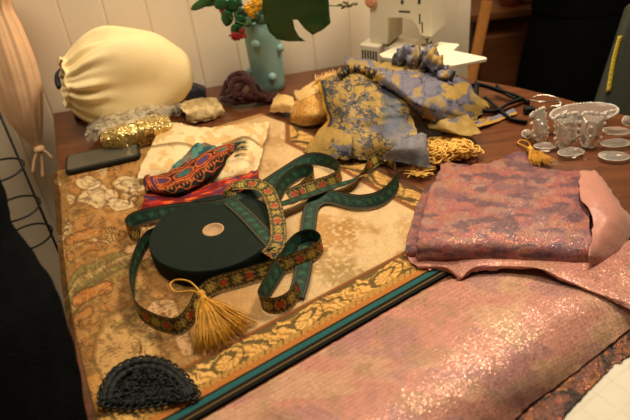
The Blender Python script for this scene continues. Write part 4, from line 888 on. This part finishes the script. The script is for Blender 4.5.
bp_ = [(368.5, -60), (369.5, 43), (388, 45.5), (388, 19), (402, 18.5), (412, 21), (417.5, 28), (420, 35), (423, 36.5), (432, 37), (432, -60)]
extr(MB(), [onfront(*q) for q in bp_], fy*.085).build('body', m_mac, sm, bevel=.004, smooth=False)
pl = [P(*q, .087) for q in ((379, 54), (383, 57), (450, 65.2), (454, 65), (487, 58.5), (486, 57), (445, 48.5), (400, 44))]
extr(MB(), [Vector(p)-Vector((0, 0, .008)) for p in pl], Vector((0, 0, .008))).build('extension_table', m_mac, sm, bevel=.0015, smooth=False)
for q in ((424, 56),):
    c_ = P(*q, .08); mb = MB(); mb.lathe((c_[0], c_[1], TZ), [(.006, .0005), (.007, .01), (.005, .0785)], 12); mb.build('table_foot', m_mac, sm)
nb0 = onfront(427, 38, .03); nb1 = Vector((nb0.x, nb0.y, TZ+.092))
mb = MB(); mb.tube([nb0+Vector((0, 0, .02)), nb0.lerp(nb1, .6)], .0042, 10); mb.tube([nb0, nb1], .0016, 8); mb.build('needle_bar', m_steel, sm)
MB().box((nb1.x, nb1.y, TZ+.0905), (.016, .026, .004), Rm).build('presser_foot', m_steel, sm, smooth=False); MB().box((nb1.x, nb1.y+.004, TZ+.0875), (.05, .045, .002), Rm).build('needle_plate', m_steel, sm, smooth=False)
c_ = onfront(371.5, 1); MB().lathe(c_, [(.012, 0), (.015, .003), (.014, .008), (.008, .010)], 24, R=Rm @ Matrix.Rotation(R90, 3, 'X')).build('dial', m_peachp, sm)
for poly_ in (((419.2, 14), (419.2, 24), (420.4, 24), (420.4, 14)), ((421.5, 22), (422, 33), (423, 33), (422.6, 22)), ((401, 0), (401, 4), (403.5, 4), (403.5, 0)), ((418, -2), (418, 4), (420.5, 4), (420.5, -2)), ((399, 10.5), (399, 12), (410, 12.6), (410, 11.1))):
    extr(MB(), [onfront(*q)-fy*.0012 for q in poly_], fy*.0024).build('slot', m_macd, sm, smooth=False)
tag(MB().tube([PV(397, 50, .0905), PV(414, 46, .0905)], .0030, 8).build('pen', MAT('blue pen', (44, 62, 120), .4)), 'small blue pen lying on the sewing machine bed', 'pen')

# ================================================================= BACKGROUND RIGHT
cbx = empty('cabinet', (1.08, 2.35, 0), 'brown wooden cabinet behind the sewing table', 'cabinet')
zt = .665
MB().box((1.08, 2.36, zt/2-.01), (.88, .44, zt-.04)).build('body', m_cab, cbx, smooth=False, bevel=.004)
MB().box((1.08, 2.35, zt-.012), (.93, .50, .028)).build('top', m_cab, cbx, smooth=False, bevel=.005)
for dx in (-.22, .22):
    d = MB().box((1.08+dx, 2.134, .32), (.38, .016, .5)).build('door', m_cab, cbx, smooth=False, bevel=.004); MB().ball((1.08+dx*.2, 2.118, .36), .014, 12).build('door_knob', m_steel, d)
def pot(px, py, Y, r, h, m, name, label, cat):
    c = PY(px, py, Y); c.z = zt+.003; MBo = MB().lathe(c, [(r*.7, 0), (r*.95, h*.4), (r, h*.75), (r*.8, h*.95), (r*.9, h), (r*.7, h), (r*.6, h*.3), (.002, h*.2)], 24); return tag(MBo.build(name, m), label, cat)
pot(510, 5, 2.17, .05, .14, m_pot, 'clay_pot', 'peach clay pot standing on the brown cabinet', 'pot')
t_ = MB(); c_ = PY(529, 7, 2.18); c_.z = zt+.033; t_.box(c_, (.07, .08, .055)); tag(t_.build('storage_box', m_box, smooth=False, bevel=.004), 'small brown box on the cabinet beside the clay pot', 'box')
# wooden ruler leaning on the cabinet
ra, rb_ = PY(470, 84, 1.95), PY(486.5, 3, 2.03); d = (rb_-ra); s0 = ra - d*((ra.z-.002)/d.z); s1 = ra+d*1.03
t, sdv, u_ = frame(s1-s0, Vector((0, -1, 0))); mb = MB(); R_ = Matrix((sdv, u_, t)).transposed()
rl = empty('wooden_ruler', s0, 'long wooden ruler leaning beside the brown cabinet', 'ruler')
mb.box((s0+s1)/2, (.036, .006, (s1-s0).length), R_); mb.build('stick', m_ruler, rl, smooth=False)
mb = MB(); LNr = (s1-s0).length
for i in range(int(LNr/.01)): mb.box(s0+t*(i*.01+.005)+sdv*(.012 if i % 5 else .009)-u_*.0, (.010 if i % 5 else .016, .0066, .001), R_)
mb.build('scale_marks', m_macd, rl, smooth=False)
bc = PY(471, 60, 1.95); MBr = MB().lathe((bc.x-.03, 2.03, 0), [(.035, .0), (.04, .1), (.036, .4), (.04, .58), (.03, .64), (.012, .66)], 20); tag(MBr.build('fabric_roll', m_black), 'black rolled fabric standing behind the wooden ruler', 'fabric roll')

# person in black, cropped by the top of the frame
def skin_body(name, pts, edges, rad, mat, parent, sub=2):
    me = bpy.data.meshes.new(name); me.from_pydata([tuple(p) for p in pts], edges, []); o = bpy.data.objects.new(name, me); COL.objects.link(o); me.materials.append(mat)
    md = o.modifiers.new('skin', 'SKIN'); sv = me.skin_vertices[0].data
    for i, r_ in enumerate(rad): sv[i].radius = r_ if isinstance(r_, tuple) else (r_, r_)
    sv[0].use_root = True; md.use_smooth_shade = True
    s_ = o.modifiers.new('sub', 'SUBSURF'); s_.levels = sub; s_.render_levels = sub
    o.parent = parent; o.matrix_parent_inverse = Matrix.Translation(-parent.location); return o
px0, py0 = .94, 1.93
pe = empty('person', (px0, py0, 0), 'person in black ribbed jumper and skirt standing beyond the table', 'person')
B = Vector((px0, py0, 0))
def bp(x, y, z): return B+Vector((x, y, z))
pts = [bp(0, 0, .92), bp(0, 0, 1.08), bp(0, .0, 1.28), bp(0, .01, 1.42), bp(0, .0, 1.52), bp(0, -.01, 1.66), bp(.0, -.02, 1.74),
       bp(-.08, 0, .84), bp(-.085, -.01, .48), bp(-.085, .02, .09), bp(-.085, -.10, .035), bp(.08, 0, .84), bp(.085, -.01, .48), bp(.085, .02, .09), bp(.085, -.10, .035),
       bp(-.16, .0, 1.40), bp(-.20, .03, 1.14), bp(-.17, -.10, .98), bp(.16, 0, 1.40), bp(.20, .03, 1.14), bp(.17, -.10, .98)]
edges = [(0, 1), (1, 2), (2, 3), (3, 4), (4, 5), (5, 6), (0, 7), (7, 8), (8, 9), (9, 10), (0, 11), (11, 12), (12, 13), (13, 14), (3, 15), (15, 16), (16, 17), (3, 18), (18, 19), (19, 20)]
rad = [(.13, .10), (.11, .085), (.14, .095), (.11, .08), .05, .085, .075, .08, .052, .038, .035, .08, .052, .038, .035, .055, .042, .032, .055, .042, .032]
skin_body('body', pts, edges, rad, m_skin, pe)
def knit(name, prof, ribs, k=180):     # prof: z, rx, ry
    S = crom(prof, 60); V = []
    for z, rx, ry in S:
        for j in range(k):
            a = 2*math.pi*j/k; w = 1+.012*math.sin(ribs*a)+.03*(vn(a*1.5, z*8, 3)-.5); V.append(bp(rx*w*math.cos(a), ry*w*math.sin(a), z))
    Fc = [(i*k+j, i*k+(j+1) % k, (i+1)*k+(j+1) % k, (i+1)*k+j) for i in range(59) for j in range(k)]; return link(name, V, Fc, m_ribknit, pe, solid=.004)
knit('jumper', [(.715, .172, .135), (.76, .168, .132), (.86, .160, .128), (1.0, .158, .125), (1.2, .175, .125), (1.36, .18, .12), (1.45, .11, .09), (1.52, .06, .06)], 60)
knit('skirt', [(.25, .20, .17), (.45, .192, .16), (.62, .178, .146), (.78, .158, .128), (.95, .15, .12)], 60)
for s_ in (-1, 1):
    mb = MB(); mb.tube(crom([tuple(bp(s_*.13, 0, 1.42)), tuple(bp(s_*.175, .01, 1.34)), tuple(bp(s_*.205, .03, 1.14)), tuple(bp(s_*.172, -.09, 1.0))], 24), [.068-.024*i/23 for i in range(24)], 16); mb.build('sleeve', m_ribknit, pe)
    mb = MB(); h = bp(s_*.165, -.12, .965); mb.ball(h, .04, 12, sc=(.5, 1, .9)); 
    for f_ in range(4): mb.tube([h+Vector((0, -.03+.016*f_, -.02)), h+Vector((-s_*.008, -.042+.018*f_, -.05)), h+Vector((-s_*.022, -.04+.018*f_, -.075+.004*abs(f_-1.5)))], [.0088, .008, .0065], 8)
    mb.tube([h+Vector((-s_*.01, -.03, .0)), h+Vector((-s_*.03, -.045, -.02)), h+Vector((-s_*.036, -.05, -.045))], [.010, .009, .007], 8); mb.build('hand', m_skin, pe)
    MB().ball(bp(s_*.03, -.10, 1.685), .012, 10).build('eye', m_white if False else m_steel, pe)
MB().ball(bp(0, .012, 1.715), .105, 20, sc=(.92, .98, 1.0)).build('hair', m_hair, pe); MB().ball(bp(0, -.105, 1.655), .014, 10, sc=(.8, 1.2, 1.3)).build('nose', m_skin, pe)
# grey chair with tape measure at right edge
gc = empty('chair', (.86, 1.36, 0), 'grey upholstered chair at the right edge behind the table', 'chair')
A1, A2 = PY(596, 101, 1.33), PY(625, 12, 1.42)
t, sdv, u_ = frame(A2-A1, Vector((0, -1, 0))); sdv = Vector((1, .05, 0)).normalized(); nrm_ = sdv.cross(t).normalized(); R_ = Matrix((sdv, nrm_, t)).transposed()
lo = A1 - t*.28; ln_ = (A2-lo).length+.02; cen = lo+t*ln_/2+sdv*.125
sdv2 = nrm_.cross(t) if False else (t.cross(nrm_))
R_ = Matrix((sdv, (t.cross(sdv)).normalized(), t)).transposed()
MB().box(cen, (.25, .035, ln_), R_).build('backrest', m_greych, gc, smooth=False, bevel=.012)
MB().box((cen.x-.02, 1.50, .45), (.36, .36, .06)).build('seat', m_greych, gc, smooth=False, bevel=.015)
for sx in (-1, 1):
    for sy in (-1, 1): MB().tube([(cen.x-.02+sx*.15, 1.50+sy*.15, 0), (cen.x-.02+sx*.14, 1.50+sy*.14, .425)], .014, 10).build('leg', m_cab, gc)
tm = empty('tape_measure', PY(612, 66, 1.33), 'yellow tape measure hanging down the grey chair back', 'tape measure')
nb = -(t.cross(sdv)).normalized(); nb = nb if nb.y < 0 else -nb
def onchair(px, py):
    d_ = Vector(ray(px, py)); pc_ = cen+nb*.0195; tt = (pc_-cam0).dot(nb)/d_.dot(nb); return cam0+d_*tt
q = crom([tuple(onchair(*p)) for p in ((620, 36), (616, 50), (612, 68), (608, 92))], 30); V = []; 
for p in q: V += [Vector(p)-sdv*.0055+nb*.001, Vector(p)+sdv*.0055+nb*.001]
link('tape', V, [(2*i, 2*i+1, 2*i+3, 2*i+2) for i in range(29)], m_tape, tm, solid=.0008)
mb = MB()
for i in range(2, 30, 2): mb.box(Vector(q[i])+nb*.0022-sdv*.002, (.005, .0006, .0012), R_)
mb.build('tick_marks', m_macd, tm, smooth=False)

# ================================================================= LEFT: CURTAIN, WIRE STAND, DRAPED CHAIR
cu = empty('peach_curtain', PY(38, 146, 1.36), 'peach chiffon curtain gathered into a knot at the left of the white boards', 'curtain')
Yc = 1.36; spec = [(-30, -18, 42), (0, -10, 20), (30, 0, 22), (60, 10, 24), (90, 19, 23), (115, 25, 18), (132, 31, 11.5), (143, 36, 6), (148, 39, 3.5)]
nu, nv = 90, 110; S = crom([(y, x, w) for y, x, w in spec], nu); V = []
for i in range(nu):
    y, x, w = S[i]; c = PY(x, y, Yc); rr = (PY(x+w, y, Yc)-c).length; t_ = i/(nu-1)
    for j in range(nv):
        a = 2*math.pi*j/nv; f_ = 1+.035*math.sin(a*13+2*math.sin(a*2)+t_*1.5)+.02*math.sin(a*23+t_*3); V.append(c+Vector((math.cos(a)*rr*f_, math.sin(a)*rr*f_*.75, 0)))
Fc = [(i*nv+j, (i+1)*nv+j, (i+1)*nv+(j+1) % nv, i*nv+(j+1) % nv) for i in range(nu-1) for j in range(nv)]
link('gathered_cloth', V, Fc, m_peach, cu, solid=.001)
mb = MB(); mb.ball(PY(39.5, 149, Yc-.005), .012, 14, sc=(1.1, 1, .8)); mb.build('knot', m_peach, cu)
for pts in ([(39, 149), (35, 158), (33, 172)], [(40, 149), (42, 160), (43, 177)], [(40, 149), (46, 152), (52, 158)]):
    MB().tube(crom([tuple(PY(x, y, Yc-.008)) for x, y in pts], 14), [.004+.003*i/13 for i in range(14)], 10, flat=.5).build('tail', m_peach, cu)
ws = empty('wire_stand', PY(20, 180, 1.12), 'black wire stand with stacked rings left of the table', 'stand')
sb_ = PY(53, 234, 1.12); st_ = PY(2, 126, 1.12); bx, by = sb_.x-.004, 1.12
MB().tube([(bx, by, 0), (bx, by, st_.z+.12)], .0028, 8).build('upright', m_blackm, ws)
cxr = bx-.05
for (x, y) in ((21, 168), (38, 206), (53, 234)):
    z = PY(x, y, 1.12).z; MB().tube([(cxr+.05*math.cos(a), by+.05*math.sin(a), z) for a in [2*math.pi*i/36 for i in range(36)]], .0024, 8, closed=True).build('ring', m_blackm, ws)
MB().tube([(cxr-.05, by, 0), (cxr-.05, by, st_.z+.12)], .0028, 8).build('upright', m_blackm, ws)
MB().tube([(cxr+.075*math.cos(a), by+.075*math.sin(a), .004) for a in [2*math.pi*i/36 for i in range(36)]], .004, 8, closed=True).build('base_ring', m_blackm, ws)
# chair with a black jumper thrown over it
bcx, bcy = -.60, .56
ch = empty('chair', (bcx, bcy, 0), 'dark chair hidden under the black knit at the left edge', 'chair')
MB().box((bcx, bcy, .44), (.38, .40, .035)).build('seat', m_cab, ch, smooth=False, bevel=.008)
MB().box((bcx+.10, bcy+.02, .72), (.16, .02, .50)).build('backrest', m_cab, ch, smooth=False, bevel=.008)
for sx in (-1, 1):
    for sy in (-1, 1): MB().tube([(bcx+sx*.16, bcy+sy*.17, 0), (bcx+sx*.15, bcy+sy*.16, .42)], .016, 10).build('leg', m_cab, ch)
jr = empty('knit_jumper', (bcx, bcy, .46), 'black chunky knit garment draped at the lower left corner', 'garment')
edge_px = [(-20, 168, .66), (0, 180, .65), (13, 205, .63), (19, 237, .60), (40, 265, .57), (63, 297, .53), (80, 355, .48), (92, 417, .43), (98, 460, .40)]
V = []; k = 64; n = len(edge_px); EP = crom(edge_px, 60)
for i, (x, y, Y) in enumerate(EP):
    e_ = PY(x-9, y+3, Y); rx = .10+.01*math.sin(i*.2); c = e_-Vector((rx, -.0, 0)); 
    for j in range(k):
        a = 2*math.pi*j/k; f_ = 1+.03*math.sin(a*14+i*.3)+.05*(vn(a*2, i*.25, 4)-.5); V.append(c+Vector((math.cos(a)*rx*f_, math.sin(a)*.07*f_, 0)))
Fc = [(i*k+j, (i+1)*k+j, (i+1)*k+(j+1) % k, i*k+(j+1) % k) for i in range(59) for j in range(k)]+[tuple(range(k))]
link('knit_body', V, Fc, m_black, jr, solid=.004)

# ================================================================= LIGHT, WORLD, CAMERA
w = bpy.data.worlds.new('World'); SC.world = w; w.use_nodes = True; bg = w.node_tree.nodes['Background']; bg.inputs[0].default_value = (1.0, .74, .48, 1); bg.inputs[1].default_value = .07
def area(name, loc, tgt, size, power, col):
    l = bpy.data.lights.new(name, 'AREA'); l.energy = power; l.color = col; l.size = size; l.shape = 'DISK'
    o = bpy.data.objects.new(name, l); COL.objects.link(o); o.location = loc; o.rotation_euler = (Vector(tgt)-Vector(loc)).to_track_quat('-Z', 'Y').to_euler(); return o
area('pendant_lamp_light', (.62, 1.28, 1.98), (.25, .9, .75), .30, 17, (1, .84, .62))
area('wall_fill_light', (-.25, .85, 2.2), (-.3, 1.4, .85), .6, 15, (1, .85, .64))  # added soft fill for the left wall and bag, not an actual lamp
area('cabinet_fill_light', (.80, 1.80, 2.2), (.95, 2.3, .6), .4, 9, (1, .80, .54))  # added fill to lift the dark cabinet corner, stands for no real fitting
cam = bpy.data.cameras.new('Camera'); co = bpy.data.objects.new('Camera', cam); COL.objects.link(co); SC.camera = co
cam.sensor_width = 36; cam.lens = F/630*36; cam.clip_start = .02
M4 = Matrix([[_r[0], _u[0], -_f[0], 0], [_r[1], _u[1], -_f[1], 0], [_r[2], _u[2], -_f[2], TZ+CH], [0, 0, 0, 1]]); co.matrix_world = M4
cam.dof.use_dof = True; cam.dof.focus_distance = 1.02; cam.dof.aperture_fstop = 4.0
SC.view_settings.view_transform = 'Standard'; SC.view_settings.look = 'None'; SC.view_settings.gamma = 1; SC.view_settings.exposure = 0.0; SC.view_settings.use_curve_mapping = False
